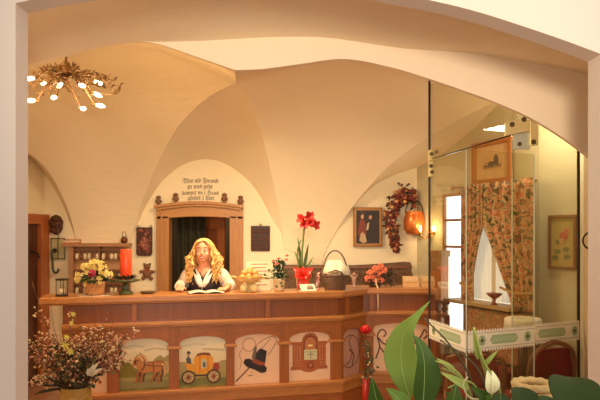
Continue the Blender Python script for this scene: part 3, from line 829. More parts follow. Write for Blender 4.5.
KM = [paint('cream key tag', rgb(226, 206, 168), .5), paint('brown key tag', rgb(122, 70, 40), .5)]
def key_tag(mat):
    t = thing('key_tag', 'x', 'key tag'); mb = MB().use(mat, True); mb.lathe([(.004, -.1), (.016, -.095), (.02, -.07), (.017, -.04), (.006, -.028)], (0,0,0), 10); mb.build('fob', t)
    mb = MB().use(IRON, True); mb.ring_tube([(.01*math.cos(a), 0, -.018+.012*math.sin(a)) for a in [2*PI*k/8 for k in range(8)]], .002, 5, closed=True); mb.build('ring', t); return t
protos = [key_tag(KM[0]), key_tag(KM[1])]; used = [False, False]
for r, y in enumerate((250.5, 270.7, 284.2)):
    for c in range(12):
        x = 80+4*c+(2 if c > 5 else 0); k = (c*7+r*5+c//3) % 2
        loc = Vector(R_(x, y, -.094))+rack.location
        lab = ('cream' if k == 0 else 'brown')+' key tag hanging in the %s row of the key rack' % ['top', 'middle', 'bottom'][r]
        if not used[k]: used[k] = True; o = protos[k]; o.location = loc; o['label'] = lab
        else: o = dup(protos[k], loc, label=lab)
        o['group'] = lab.split(' hanging')[0]+'s in the %s row' % ['top', 'middle', 'bottom'][r]
for o in list(COL.objects):
    if o.name.startswith('key_tag') and o.get('label'):
        k = 0
t = thing('red_box', 'small red book lying at the left end of the key rack shelf', 'book', Vector(R_(74.5, 243, -.07))+rack.location)
mb = MB().use(paint('red book cover', rgb(196, 62, 36), .5)); mb.box((-.085,-.05,0),(.085,.05,.008),.002); mb.box((-.085,-.05,.032),(.085,.05,.04),.002); mb.box((-.085,.042,.008),(.085,.05,.032)); mb.build('cover', t)
mb = MB().use(paint('page block', rgb(226, 208, 170), .8)); mb.box((-.08,-.045,.008),(.08,.042,.032)); mb.build('pages', t); t.name = 'book'
t = thing('bronze_pot', 'small bronze pot with cords at the right end of the rack shelf', 'pot', Vector(R_(126, 243, -.07))+rack.location)
mb = MB().use(paint('old bronze', rgb(120, 72, 42), .4, .6), True); mb.lathe([(.02,0),(.034,.012),(.04,.035),(.034,.055),(.022,.064),(.028,.074)], (0,0,0)); mb.build('pot_body', t)
mb = MB().use(IRON, True); mb.ring_tube(spline3([(-.026,0,.072),(-.012,0,.12),(0,0,.13),(.012,0,.12),(.026,0,.072)],12), .003, 6); mb.build('bail_handle', t)

# --- painting of a couple
GILT = paint('gilt frame', rgb(150, 98, 44), .35, .5, var=.3, scale=40, bump=.4)
GILT2 = paint('inner gilt', rgb(196, 150, 84), .35, .5)
def frame_boxes(mb, w, h, b, y0, y1, bev=.004):
    mb.box((-w,y0,h-b),(w,y1,h),bev); mb.box((-w,y0,-h),(w,y1,-h+b),bev); mb.box((-w,y0,-h+b),(-w+b,y1,h-b),bev); mb.box((w-b,y0,-h+b),(w,y1,h-b),bev)
t = thing('framed_painting', 'dark oil painting of a couple in a brown gilt frame', 'painting', onwall(367.5, 227, .02))
w, h = 14.5*PXM, 19.5*PXM
mb = MB().use(GILT); frame_boxes(mb, w, h, .026, -.03, .02); mb.use(GILT2); frame_boxes(mb, w-.022, h-.022, .01, -.022, .02, 0); mb.build('frame', t)
mb = MB().use(blotch('dark oil ground', [rgb(34, 22, 16), rgb(60, 38, 24), rgb(30, 22, 18)], 9, .5)); mb.box((-w+.02,-.008,-h+.02),(w-.02,.0,h-.02))
A = Art(mb, (-w+.03, w-.03), -h+.03, h-.03, -.009)
A.d = -.009
class ArtN(Art):
    def poly(s, pts, c): s.d -= .0006; s.mb.use(c); s.mb.f([s.mb.v(s.p(x, y)) for x, y in pts], False)
A = ArtN(mb, (-w+.03, w-.03), -h+.03, h-.03, -.009)
A.poly([(.08,.35),(.14,.62),(.22,.74),(.34,.72),(.42,.55),(.44,.3),(.4,.12),(.3,.05),(.2,.1)], col(130,58,38)); A.poly([(.14,.1),(.2,.3),(.3,.35),(.4,.25),(.46,.06),(.3,.02)], col(190,160,120))
A.poly([(.2,.78),(.24,.88),(.33,.86),(.33,.77),(.27,.73)], col(206,156,112)); A.poly([(.2,.84),(.24,.94),(.36,.92),(.35,.85),(.27,.87)], col(90,54,34))
A.poly([(.5,.08),(.48,.5),(.54,.72),(.72,.72),(.82,.5),(.82,.08)], col(48,38,34)); A.poly([(.54,.76),(.57,.85),(.66,.85),(.67,.76),(.6,.72)], col(206,150,104)); A.poly([(.5,.84),(.52,.92),(.7,.92),(.73,.84)], col(40,30,26)); A.poly([(.44,.4),(.47,.6),(.56,.64),(.52,.42)], col(200,178,142))
mb.build('canvas', t, recalc=False)
# --- garland and copper pot
cop = thing('copper_pot', 'round copper pot hanging on the wall beside the dried garland', 'pot', onwall(412, 222, .13))
mb = MB().use(paint('copper', rgb(214, 120, 56), .3, .55, var=.15, scale=8), True); mb.lathe([(.05,-.14),(.09,-.13),(.115,-.07),(.118,0),(.105,.07),(.09,.1),(.1,.115)], (0,0,0), 24); mb.build('pot_body', cop)
mb = MB().use(IRON, True); mb.ring_tube(spline3([(-.1,0,.1),(-.07,0,.2),(0,.03,.24),(.07,0,.2),(.1,0,.1)],14), .006, 6); mb.ring_tube([(0,.03,.24),(0,.13,.25)], .006, 6); mb.build('bail_handle', cop)
gar = thing('dried_garland', 'hanging garland of dried burgundy leaves and blossoms draped over a copper pot', 'garland', onwall(395, 215, .02))
mg = [paint('burgundy petals', rgb(116, 50, 38), .8, var=.3), paint('rust petals', rgb(158, 84, 54), .8, var=.3), paint('dark leaves', rgb(66, 52, 32), .8, var=.3), paint('straw petals', rgb(206, 160, 104), .8)]
gp = spline3([(395, 249), (391, 238), (390, 226), (389, 213), (394, 203), (401, 196), (410, 195), (418, 201)] and [Vector((x, 0, y)) for x, y in ((396, 250), (392, 238), (391, 226), (390, 213), (394, 203), (401, 197), (410, 196), (418, 202))], 60)
R = random.Random(4); mbs = [MB().use(x, True) for x in mg]
for i in range(420):
    k = R.randrange(len(gp)); q = gp[k]; wdt = lerp(.03, .075, min(1, k/25))
    c = Vector((min((q.x-395)*PXM+R.uniform(-1,1)*wdt, .20), -.06+R.uniform(-.05,.05), (215-q.z)*PXM+R.uniform(-1,1)*wdt))
    j = R.choice((0,0,0,1,1,2,2,3)); r = R.uniform(.012,.026)*(1.2 if j == 3 else 1)
    if j == 2: mbs[j].leaf(c, c+Vector((R.uniform(-1,1), -R.random(), R.uniform(-1,.4))).normalized()*.06, .025, (0,-1,.1), segs=3)
    else: mbs[j].ball(c, (r, r*.6, r*R.uniform(.6,1.1)), 7, 5)
for a, n in zip(mbs, ('burgundy_blossoms', 'rust_blossoms', 'leaves', 'straw_blossoms')): a.build(n, gar)
mb = MB().use(mg[2], True)
mb.ring_tube([((x-395)*PXM, -.04, (215-y)*PXM) for x, y in ((410,197),(405,190),(398,185))], .004, 5); 
for x, y in ((399,184),(402,186),(406,187),(409,185),(411,189),(404,190)): c = Vector(((x-395)*PXM, -.05, (215-y)*PXM)); mb.leaf(c, c+Vector((R.uniform(-1,1),0,R.uniform(-.3,1)))*.035, .03, (0,-1,0), segs=3)
mb.build('sprig', gar)
# --- settle back behind the right run of the counter
st = thing('carved_settle', 'dark carved settle whose scrolled back shows above the counter', 'bench', onwall(350, 290, .0))
def T_(px, py, y): return ((px-350)*PXM, y, (290-py)*PXM)
SW = blotch('carved settle wood', [rgb(66, 44, 28), rgb(128, 90, 56), rgb(84, 56, 34), rgb(160, 120, 80)], 26, .5, bump=.5)
mb = MB().use(SW)
mb.prism([T_(283,300,-.03), T_(283,264.5,-.03), T_(352,265,-.03), T_(380,263.5,-.03), T_(404,261.5,-.03), T_(409,262,-.03), T_(411,266,-.03), T_(410,270,-.03), T_(412,275,-.03), T_(409,282,-.03), T_(409,300,-.03)], (0,-.04,0)); mb.build('back_board', st)
mb = MB().use(SW, True); R = random.Random(9)
for k in range(16):
    cx, cz = 288+k*7.6, 276
    mb.ring_tube([Vector(T_(cx+(3-2.4*t)*math.cos(t*9), cz-(5-4*t)*math.sin(t*9)*(1 if k % 2 else -1), -.075)) for t in [j/16 for j in range(17)]], .009, 6)
    mb.ball(T_(cx+3.8, 268, -.07), (.016,.012,.016), 7, 5)
mb.build('carving', st)
mb = MB().use(OAKD); mb.box(T_(283, 268, -.09), T_(283.1+120, 265.4, -.06)); mb.build('back_rail', st)
mb = MB().use(OAKD); fz = -st.location.z
mb.box((T_(283,0,0)[0], -.5, fz+.42), (T_(409,0,0)[0], -.03, fz+.46)); mb.build('seat', st)
for x in (284, 406):
    mb = MB().use(OAKD); mb.box((T_(x,0,0)[0], -.5, fz), (T_(x,0,0)[0]+.05, -.03, fz+.42)); mb.build('side_panel', st)
# --- lit sconce near the corner
BULB = None
def bulbmat(name, c, s):
    m = bpy.data.materials.new(name); m.use_nodes = True; b = m.node_tree.nodes['Principled BSDF']
    b.inputs['Base Color'].default_value = (.1,.1,.1,1); b.inputs['Emission Color'].default_value = (*c, 1); b.inputs['Emission Strength'].default_value = s; return m
BULB = bulbmat('glowing bulb', (1, .80, .48), 14)
sc = thing('wall_sconce', 'lit brass wall sconce with two bulbs by the glass edge', 'lamp', PR(431, 234, .0))
mb = MB().use(paint('brass', rgb(200, 150, 70), .3, .9), True); mb.ball((-.02,-.02,0),(.03,.02,.06)); 
for s in (-1, 1): mb.ring_tube(spline3([(-.03,-.02,-.02),(-.06+s*.03,-.05,-.05),(-.06+s*.07,-.07,0)],8), .006, 6); mb.lathe([(.008,0),(.02,.008),(.014,.03)], (-.06+s*.07,-.07,0), 10)
mb.build('bracket', sc)
for s in (-1, 1): mb = MB().use(BULB, True); mb.lathe([(.008,0),(.014,.015),(.013,.03),(.004,.06)], (-.06+s*.07,-.07,.03), 10); mb.build('bulb', sc)
# ------------------------------------------------------------------ things standing on the counter
def top(px, d, q=S1): return q.w(q.s(px, d), d, TOPZ)
def ppm(p): return F/p.y          # pixels per metre at that spot
R = random.Random(11)
# hurricane lantern
p = top(62, -.13); k = 1/ppm(p)
t = thing('candle_lantern', 'small glass candle lantern with a dark metal rim, leftmost on the counter', 'lantern', p)
mb = MB().use(IRON); mb.lathe([(.048,0),(.05,.008),(.03,.014)], (0,0,0), 16); mb.lathe([(.05,.13),(.055,.135),(.05,.142),(.044,.14)], (0,0,0), 16, cap=False)
for a in range(4): c = Vector((.046*math.cos(a*PI/2+.6), .046*math.sin(a*PI/2+.6), 0)); mb.cyl(c, c+Vector((0,0,.135)), .003, seg=6)
mb.build('metal_frame', t)
mb = MB().use(glass('lantern glass', (.95,.95,.92))); mb.lathe([(.04,.01),(.04,.13)], (0,0,0), 20, cap=False); mb.build('glass_chimney', t)
mb = MB().use(paint('white wax', rgb(236,224,200), .5), True); mb.lathe([(.022,.012),(.022,.06)], (0,0,0), 14); mb.build('candle', t)
# flower basket
def blossom(mb, c, n, r, petals=5, seed=0):
    n = Vector(n).normalized(); a = n.orthogonal().normalized(); b = n.cross(a)
    for k in range(petals):
        t = 2*PI*k/petals+seed; d = a*math.cos(t)+b*math.sin(t)
        mb.leaf(c, c+d*r+n*r*.25, r*.95, n, .1, 3, shape=lambda t: math.sin(PI*min(1, .25+.7*t))**.7)
p = top(95, -.14)
t = thing('doily', 'flat lace doily lying under the yellow flower basket', 'doily', p+Vector((0,0,.001)))
mb = MB().use(paint('lace', rgb(206,186,160), .8, var=.25, scale=60)); 
mb.lathe([(.0,.0),(.09,.0),(.13,.0)], (0,0,0), 32, cap=False)
for a in range(32): c = Vector((.132*math.cos(a*PI/16), .132*math.sin(a*PI/16), .0)); mb.lathe([(.012,0),(.012,.003)], c, 8)
o = mb.build('lace_cloth', t, solid=.003)
t = thing('flower_basket', 'round birch-bark basket of yellow blossoms with one magenta bloom', 'flowers', p+Vector((0,0,.004)))
mb = MB().use(blotch('basket bark', [rgb(150,92,52), rgb(206,150,98), rgb(176,116,70)], 24, .8, bump=.4), True); mb.lathe([(.07,0),(.078,.02),(.085,.10),(.09,.11),(.08,.11),(.07,.09)], (0,0,0), 24); mb.build('basket', t)
mb = MB().use(paint('deep green leaves', rgb(44,60,28), .6, var=.3), True)
for i in range(90):
    a, e = R.uniform(0, 2*PI), R.uniform(.0, 1.3); d = Vector((math.cos(a)*math.cos(e), math.sin(a)*math.cos(e), math.sin(e)))
    c = Vector((0,0,.11))+d*.06; mb.leaf(c, c+d*R.uniform(.05,.09)+Vector((0,0,-.02)), .04, (0,-.4,1), segs=4)
mb.build('foliage', t)
mb = MB().use(paint('pale yellow petals', rgb(246,226,140), .6, var=.1), True); my = MB().use(paint('yolk centres', rgb(226,176,60), .6), True)
for cx, cz, rr in ((-.10,.19,.055),(-.06,.25,.05),(-.125,.15,.035),(0,.27,.055),(.03,.29,.05),(.08,.22,.05),(.12,.19,.045),(.07,.26,.04),(-.04,.20,.035),(-.045,.14,.035),(.055,.14,.04),(-.06,.11,.025),(.0,.24,.03)):
    for i in range(11):
        d = Vector((R.gauss(0,1), -abs(R.gauss(0,1))-.2, R.gauss(0,1)+.3)).normalized(); c = Vector((cx, -.04, cz-.02))+d*rr*.75
        blossom(mb, c, d, .017, 5, R.random()); my.ball(c+d*.006, .004, 6, 4)
mb.build('yellow_blossoms', t); my.build('blossom_centres', t)
mb = MB().use(paint('magenta petals', rgb(176,40,74), .6), True); c0 = Vector((.01,-.1,.185))
for i in range(14):
    d = Vector((R.gauss(0,1), -1.2, R.gauss(0,1))).normalized(); blossom(mb, c0+d*.02, d, .02, 5, R.random())
mb.build('magenta_bloom', t)
# red candle on green stand
p = top(126, -.16)
t = thing('candle_stand', 'dark green footed ceramic stand ringed with leaves, under the red candle', 'candle stand', p)
GC = paint('green glaze', rgb(74,82,46), .25, var=.25, coat=.5)
mb = MB().use(GC, True); mb.lathe([(.06,0),(.062,.012),(.04,.03),(.028,.06),(.03,.085),(.06,.1),(.11,.112),(.118,.125),(.1,.128),(.03,.125)], (0,0,0), 28); mb.build('foot_dish', t)
mb = MB().use(paint('wreath green', rgb(52,62,30), .7, var=.3), True)
for i in range(70):
    a = R.uniform(0,2*PI); c = Vector((.065*math.cos(a), .065*math.sin(a), .13)); d = Vector((math.cos(a+R.uniform(-1,1)), math.sin(a+R.uniform(-1,1)), R.uniform(.0,.9))).normalized()
    mb.leaf(c, c+d*.05, .024, (0,0,1), segs=3)
mb.build('leaf_wreath', t)
t = thing('pillar_candle', 'thick bright red pillar candle on the green stand', 'candle', p+Vector((0,0,.129)))
mb = MB().use(paint('red wax', rgb(240,76,30), .35, var=.05, sss=.0), True); mb.lathe([(.046,0),(.048,.004),(.048,.245),(.044,.25),(.02,.243)], (0,0,0), 28); mb.build('wax_body', t)
mb = MB().use(IRON); mb.cyl((0,0,.24),(.003,0,.262),.0018,seg=6); mb.build('wick', t)
# little dark dish
t = thing('pewter_dish', 'small dark oval dish lying right of the green candle stand', 'dish', top(148, -.2))
mb = MB().use(paint('pewter', rgb(112,92,62), .4, .5), True); mb.lathe([(.04,0),(.06,.008),(.068,.018),(.062,.017),(.04,.008)], (0,0,0), 24); o = mb.build('dish_bowl', t)
mb = MB().use(paint('pewter')if False else _M['pewter'], True); mb.ring_tube([(.07+.014*math.cos(a),.014*math.sin(a),.015) for a in [2*PI*k/10 for k in range(10)]], .004, 6, closed=True); mb.build('dish_handle', t)
# guest book / papers before the receptionist
t = thing('open_register', 'open white register lying before the receptionist', 'book', top(206, -.125), S1.u.to_track_quat('X','Z').to_euler())
PAP = paint('paper', rgb(226,214,190), .7, var=.03)
for s in (-1, 1):
    mb = MB().use(PAP, True); rows = []
    for j in range(2): rows.append([(s*(.002+.15*k/8), -.1+.2*j, .006+.012*math.sin(PI*min(1,k/8*1.1+.02))) for k in range(9)])
    mb.grid(rows); 
    mb.build('page', t, solid=.004)
mb = MB().use(paint('register cover', rgb(70,50,40), .6)); mb.box((-.158,-.105,0),(.158,.105,.004)); mb.build('cover', t)
# footed bowl of pastries with eggs
p = top(249.5, -.13)
t = thing('footed_bowl', 'cream footed bowl holding golden rolls', 'bowl', p)
CER = paint('cream ceramic', rgb(232,206,140), .3, coat=.4)
mb = MB().use(CER, True); mb.lathe([(.035,0),(.036,.008),(.018,.03),(.018,.06),(.03,.078),(.08,.094),(.112,.118),(.118,.13),(.108,.127),(.08,.108),(.02,.098)], (0,0,0), 28); mb.build('bowl_body', t)
mb = MB().use(paint('gold rim', rgb(190,140,60), .3, .6), True); mb.ring_tube([(.116*math.cos(2*PI*k/28), .116*math.sin(2*PI*k/28), .13) for k in range(28)], .004, 6, closed=True); mb.build('rim', t)
mb = MB().use(CER, True)
for s in (-1, 1): mb.ring_tube(spline3([(s*.112,0,.125),(s*.15,0,.135),(s*.165,0,.132)],6), [.008,.008,.007,.006,.005,.004], 6)
mb.build('bowl_handle', t)
BUN = paint('golden bun', rgb(224,150,78), .6, var=.2, scale=20)
def bun(r=.03):
    t = thing('bread_roll', '', 'bread roll'); mb = MB().use(BUN, True); mb.ball((0,0,0),(r,r,r*.8),14,10); mb.build('crumb', t)
    mb = MB().use(paint('roll slash', rgb(244,196,130), .7), True); mb.ball((0,-r*.3,r*.6),(r*.5,r*.3,r*.22),8,6); mb.build('slash', t); return t
spots = [(-.06,-.01,.128),(-.005,-.03,.135),(.055,-.01,.13),(-.03,.045,.13),(.035,.045,.132),(0,.005,.172),(-.045,.01,.165),(.045,.015,.165),(.005,.03,.19)]
b0 = bun(.032)
labs = ['leftmost golden roll resting low in the footed bowl', 'golden roll at the front centre of the footed bowl', 'rightmost golden roll resting low in the footed bowl'] + ['golden roll at the back of the footed bowl']*2 + ['golden roll in the upper layer, centre of the footed bowl', 'golden roll in the upper layer, left side of the bowl', 'golden roll in the upper layer, right side of the bowl', 'topmost golden roll in the footed bowl']
for i, (x, y, z) in enumerate(spots):
    o = b0 if i == 0 else dup(b0); o.location = p+Vector((x,y,z)); o.rotation_euler = (0,0,i*.7); o['label'] = labs[i]; o['group'] = 'rolls in the footed bowl'
for s, n in ((-1, 'left'), (1, 'right')):
    o = (MB().use(paint('pale egg', rgb(240,222,160), .4), True).ball((0,0,0),(.033,.033,.038),16,12).build('egg', None, loc=p+Vector((s*.045,-.055,.038)))); tag(o, 'pale yellow egg standing under the %s side of the footed bowl' % n, 'egg', 'eggs under the footed bowl')
# card
p = top(259, -.24)
t = thing('price_card', 'tall white printed card standing behind the footed bowl', 'card', p, (math.radians(-8),0,.2))
w = 12/ppm(p); h = 29/ppm(p)
mb = MB().use(paint('card white', rgb(236,214,176), .6)); mb.box((-w,0,0),(w,.004,h)); mb.build('card_sheet', t)
mb = MB().use(paint('card print', rgb(150,110,90), .7))
for i, (a, b) in enumerate(((.2,.9),(.25,.8),(.2,.95),(.3,.7),(.2,.9),(.25,.6),(.2,.85))):
    zz = h*(.9-.12*i); mb.box((-w+2*w*a*.9,-.002,zz),(-w+2*w*b,-.0002,zz+.006))
mb.build('print', t)
mb = MB().use(paint('card white')if 0 else _M['card white']); mb.prism([(-.02,.004,0),(.02,.004,0),(0,.004,h*.7)],(0,.001,0)); mb.box((-.015,.004,0),(.015,.07,.004)); mb.build('easel_back', t)
# rose pot
def rose(mb, c, r, n=(0,-.4,1)):
    n = Vector(n).normalized(); a = n.orthogonal().normalized(); b = n.cross(a)
    for ring, (rr, k, up) in enumerate(((r, 6, .1), (r*.7, 5, .5), (r*.4, 4, .8))):
        for i in range(k):
            t = 2*PI*i/k+ring; d = a*math.cos(t)+b*math.sin(t)
            mb.leaf(c, c+d*rr+n*r*up, r*.9, n-d*.5, .3, 3, shape=lambda t: math.sin(PI*min(1,.3+.6*t))**.6)
p = top(279, -.15)
t = thing('potted_roses', 'small pink rose bush in a white pot with a green leaf motif', 'potted plant', p)
mb = MB().use(paint('white glaze', rgb(236,218,176), .25, coat=.5), True); mb.lathe([(.035,0),(.042,.01),(.056,.1),(.06,.112),(.054,.112),(.048,.1)], (0,0,0), 24); mb.build('pot', t)
mb = MB().use(paint('painted leaf', rgb(84,102,52), .4), True)
for x, z, s in ((.02,.07,1),(-.02,.04,-1),(.03,.045,1)): mb.leaf((x-.012*s,-.054,z-.005),(x+.014*s,-.057,z+.012),.018,(0,-1,0),0,4)
mb.build('leaf_motif', t, solid=.004)
mb = MB().use(paint('rose leaves', rgb(56,76,38), .6, var=.35), True)
for i in range(150):
    z = R.uniform(.1,.26); x = R.gauss(0,.035+.02*math.sin(z*20)); y = R.gauss(0,.035); c = Vector((x+(.02 if z>.2 else 0)*R.choice((-1,1)), y, z)); mb.leaf(c, c+Vector((R.uniform(-1,1),R.uniform(-1,.4),R.uniform(-.4,1))).normalized()*.04, .024, (0,-.5,1), segs=3)
for x in (-.03,.0,.05): mb.ring_tube([(0,0,.1),(x,0,.25)],.004,5)
mb.build('foliage', t)
PINK = paint('pink rose petals', rgb(226,110,84), .6, var=.15)
for x, y, z in ((-.045,-.02,.265),(.0,-.02,.285),(.065,-.02,.275),(.07,0,.31),(-.02,-.05,.24)):
    mb = MB().use(PINK, True); rose(mb, Vector((x,y,z)), .02); mb.build('rose', t)
# amaryllis
p = top(303, -.235)
t = thing('potted_amaryllis', 'tall red amaryllis with a red ribbon around its glowing orange pot', 'potted plant', p)
mb = MB().use(paint('orange glaze', rgb(236,112,54), .3, var=.15, coat=.4), True); mb.lathe([(.045,0),(.055,.01),(.07,.13),(.074,.15),(.066,.15),(.06,.13)], (0,0,0), 24); mb.build('pot', t)
mb = MB().use(paint('stem green', rgb(112,128,62), .5), True)
zt = lambda py: (CAM_Z+(HOR-py)/F*p.y)-TOPZ
mb.ring_tube(spline3([(0,0,.14),(-.01,0,.3),(.0,0,.45),(.01,0,zt(228))],16), .009); mb.ring_tube(spline3([(-.02,0,.14),(-.045,0,.25),(-.05,0,.36),(-.02,0,zt(240))],12), .007); mb.build('flower_stem', t)
mb = MB().use(paint('amaryllis leaf', rgb(92,112,56), .5, var=.2), True)
mb.leaf((0,0,.14),(-.08,-.02,zt(250)),.03,(0,-1,.2),.2,6); mb.leaf((0,0,.14),(.05,-.02,zt(243)),.032,(0,-1,.2),-.15,6); mb.leaf((0,0,.14),(-.05,-.02,zt(236)),.028,(0,-1,.2),-.1,6); mb.leaf((.01,0,.14),(.1,0,zt(256)),.025,(0,-1,.2),.2,6)
mb.build('strap_leaf', t)
AM = paint('amaryllis red', rgb(206,48,40), .6, var=.25, scale=30)
for cx, cy, nx in ((302,219,-.8),(309,216.5,.3),(314.5,225,.9),(305,224,-.3),(310,222.5,.2)):
    mb = MB().use(AM, True); c = Vector(((cx-303)/ppm(p),-.02,zt(cy))); n = Vector((nx,-.9,.1)).normalized(); a = n.orthogonal().normalized(); b = n.cross(a)
    for i in range(8):
        tt = i*PI/4+.4*(i%2); d = a*math.cos(tt)+b*math.sin(tt); mb.leaf(c-n*.015, c+d*.048+n*(.03-.02*(i%2)), .044, n-d*.5, .15, 5, shape=lambda t: math.sin(PI*min(1,.18+.72*t))**.6)
    mb.build('amaryllis_flower', t)
RIB = paint('red satin ribbon', rgb(232,50,34), .35, var=.1)
mb = MB().use(RIB, True); mb.ring_tube([(.07*math.cos(2*PI*k/20),.07*math.sin(2*PI*k/20),.12) for k in range(20)],.012,6,closed=True)
for s in (-1,1):
    mb.leaf((0,-.07,.13),(s*.09,-.09,.2),.08,(0,-1,.3),.3,6); mb.leaf((0,-.07,.13),(s*.08,-.1,.12),.06,(0,-1,.3),.3,6); mb.leaf((0,-.07,.12),(s*.05,-.09,.03),.035,(0,-1,.3),.1,5)
mb.leaf((0,-.07,.13),(.0,-.1,.22),.07,(0,-1,.3),.3,6)
mb.build('ribbon_bow', t)
# booklet
t = thing('brochure', 'white booklet with a dark print lying tilted in front of the amaryllis', 'brochure', top(309, -.03)+Vector((0,0,.001)), (math.radians(0),0,.3))
mb = MB(Matrix.Rotation(math.radians(38),4,'X')).use(paint('booklet white', rgb(232,216,190), .5)); mb.box((-.07,0,0),(.07,.09,.005)); mb.use(paint('booklet print', rgb(120,104,90), .6)); mb.box((-.01,.02,.005),(.05,.05,.0056)); mb.box((.0,.055,.005),(.045,.07,.0056)); mb.build('front_cover', t)
mb = MB().use(_M['booklet white']); mb.box((-.07,0,0),(.07,.11,.004)); mb.build('back_cover', t)
# candy-striped twist
t = thing('ribbon_rosette', 'slim pink and white ribbon rosette standing left of the wicker basket', 'ribbon', top(318, -.16))
mb = MB().use(paint('pale pink', rgb(232,160,140), .6), True); mb.lathe([(.018,0),(.016,.01),(.005,.02),(.004,.06)], (0,0,0), 12); 
for i in range(10): c = Vector((.004*R.uniform(-2,2),-.005,.04+.012*i)); blossom(mb, c, (R.uniform(-1,1),-1,R.uniform(-1,1)), .016, 4, i)
mb.use(paint('ribbon white', rgb(236,220,200), .6), True); mb.leaf((0,0,.1),(-.02,-.01,.02),.02,(0,-1,0),.1,4); mb.build('ribbon_loops', t)
# wicker basket with bread cloth
p = top(335, -.17)
t = thing('wicker_basket', 'round dark wicker basket with a tall arched handle', 'basket', p)
WK = paint('dark wicker', rgb(112,84,62), .6, var=.4, scale=90, bump=.6)
mb = MB().use(WK, True)
for j in range(9):
    z = .008+.014*j; r = .088+.022*j/8
    mb.ring_tube([((r+.003*math.sin(k*PI+j*PI))*math.cos(2*PI*k/32), (r+.003*math.sin(k*PI/1+j*PI))*math.sin(2*PI*k/32), z) for k in range(32)], .008, 6, closed=True)
mb.lathe([(.01,.004),(.088,.004)],(0,0,0),24); mb.build('woven_body', t)
mb = MB().use(WK, True)
for k in range(24): a = 2*PI*k/24; mb.cyl((.09*math.cos(a),.09*math.sin(a),0),(.114*math.cos(a),.114*math.sin(a),.13),.0045,seg=5)
mb.ring_tube([(.114*math.cos(2*PI*k/32),.114*math.sin(2*PI*k/32),.132) for k in range(32)],.009,6,closed=True); mb.build('stakes', t)
mb = MB().use(WK, True)
for o_ in (-.008,.008): mb.ring_tube([(.114*math.cos(a), o_, .12+.235*math.sin(a)+(.003 if k%2 else 0)) for k, a in enumerate([PI*k/20 for k in range(21)])],.007,6)
mb.build('arched_handle', t)
t = thing('bread_cloth', 'white cloth heaped in the wicker basket', 'cloth', p+Vector((0,0,.125)))
mb = MB().use(paint('white linen', rgb(244,232,200), .8, var=.03), True); rows = []
for i in range(13):
    r = []
    for k in range(33):
        a = 2*PI*k/32; u = i/12; rad = .108*u; z = .125*(1-u**2)**.6*(1+.3*math.sin(a*2+1)*u)+.012*math.sin(a*5+u*7)*u
        r.append((1.18*rad*math.cos(a)*(1+.12*math.sin(a*3+1)), rad*math.sin(a), z+.015))
    rows.append(r)
mb.grid(rows); mb.build('folded_cloth', t, solid=.004)
for i, (x, y, z, a) in enumerate(((-.035,-.095,.03,.3),(.03,-.098,.03,-.4),(.0,-.104,.045,0))):
    t = thing('bread_slice', ['dark-crusted bread piece at the left of the basket rim', 'dark-crusted bread piece at the right of the basket rim', 'dark-crusted bread piece between two others on the basket rim'][i], 'bread', p+Vector((x,y,.12+z)), (.3,a,0), 'bread in the wicker basket')
    mb = MB().use(paint('dark crust', rgb(92,54,32), .7), True); mb.ball((0,0,0),(.032,.012,.024),12,8); mb.build('crust', t)
    mb = MB().use(paint('crumb grey', rgb(176,150,118), .8), True); mb.ball((0,-.006,0),(.024,.009,.016),10,8); mb.build('crumb_face', t)
# --- right run
p = top(375, -.16, S3)
t = thing('coral_flower_arrangement', 'coral silk flower arrangement with a pale ribbon trailing over the counter edge', 'flowers', p)
mb = MB().use(paint('dark pot', rgb(66,46,34), .6), True); mb.lathe([(.05,0),(.06,.02),(.055,.05)],(0,0,0),16); mb.build('pot', t)
CO = paint('coral petals', rgb(238,128,88), .6, var=.15)
for x, z in ((-.05,.13),(.0,.17),(.05,.19),(-.02,.1),(.03,.12),(-.07,.08),(.05,.07),(.0,.06),(.08,.16)):
    mb = MB().use(CO, True); rose(mb, Vector((x,-.03,z)), .038, (x*4,-1,.4)); mb.build('silk_rose', t)
mb = MB().use(paint('wreath dark', rgb(60,48,30), .7, var=.3), True)
for i in range(110):
    c = Vector((R.uniform(-.07,.17),R.uniform(-.05,.05),R.uniform(.03,.15))); mb.leaf(c, c+Vector((R.uniform(-1,1),-R.random(),R.uniform(-1,1))).normalized()*.05, .02, (0,-1,.3), segs=3)
mb.build('dry_leaves', t)
mb = MB().use(paint('cream ribbon', rgb(226,186,140), .5), True); mb.grid([[(.0+dx,-.07,.09) for dx in (-.008,.008)],[(.0+dx,-.1,.03) for dx in (-.008,.008)],[(.005+dx,-.162,.008) for dx in (-.008,.008)],[(.006+dx,-.168,-.06) for dx in (-.006,.008)],[(.008+dx,-.166,-.14) for dx in (-.006,.007)],[(.004+dx,-.165,-.235) for dx in (-.004,.006)]])
mb.build('trailing_ribbon', t, solid=.002)
t = thing('glass_figurine', 'small clear and white figurine between the basket and the coral flowers', 'figurine', top(354, -.17, S2))
mb = MB().use(paint('milky glass', rgb(190,150,126), .2), True); mb.lathe([(.03,0),(.028,.01),(.01,.02),(.02,.05),(.022,.08),(.01,.1)],(0,0,0),14); mb.ball((0,0,.118),.018); mb.build('figure_body', t)
mb = MB().use(paint('milky glass')if 0 else _M['milky glass'], True); mb.leaf((0,.01,.08),(-.04,.02,.12),.03,(0,-1,0),.1,4); mb.leaf((0,.01,.08),(.04,.02,.12),.03,(0,-1,0),.1,4); mb.build('wings', t, solid=.003)
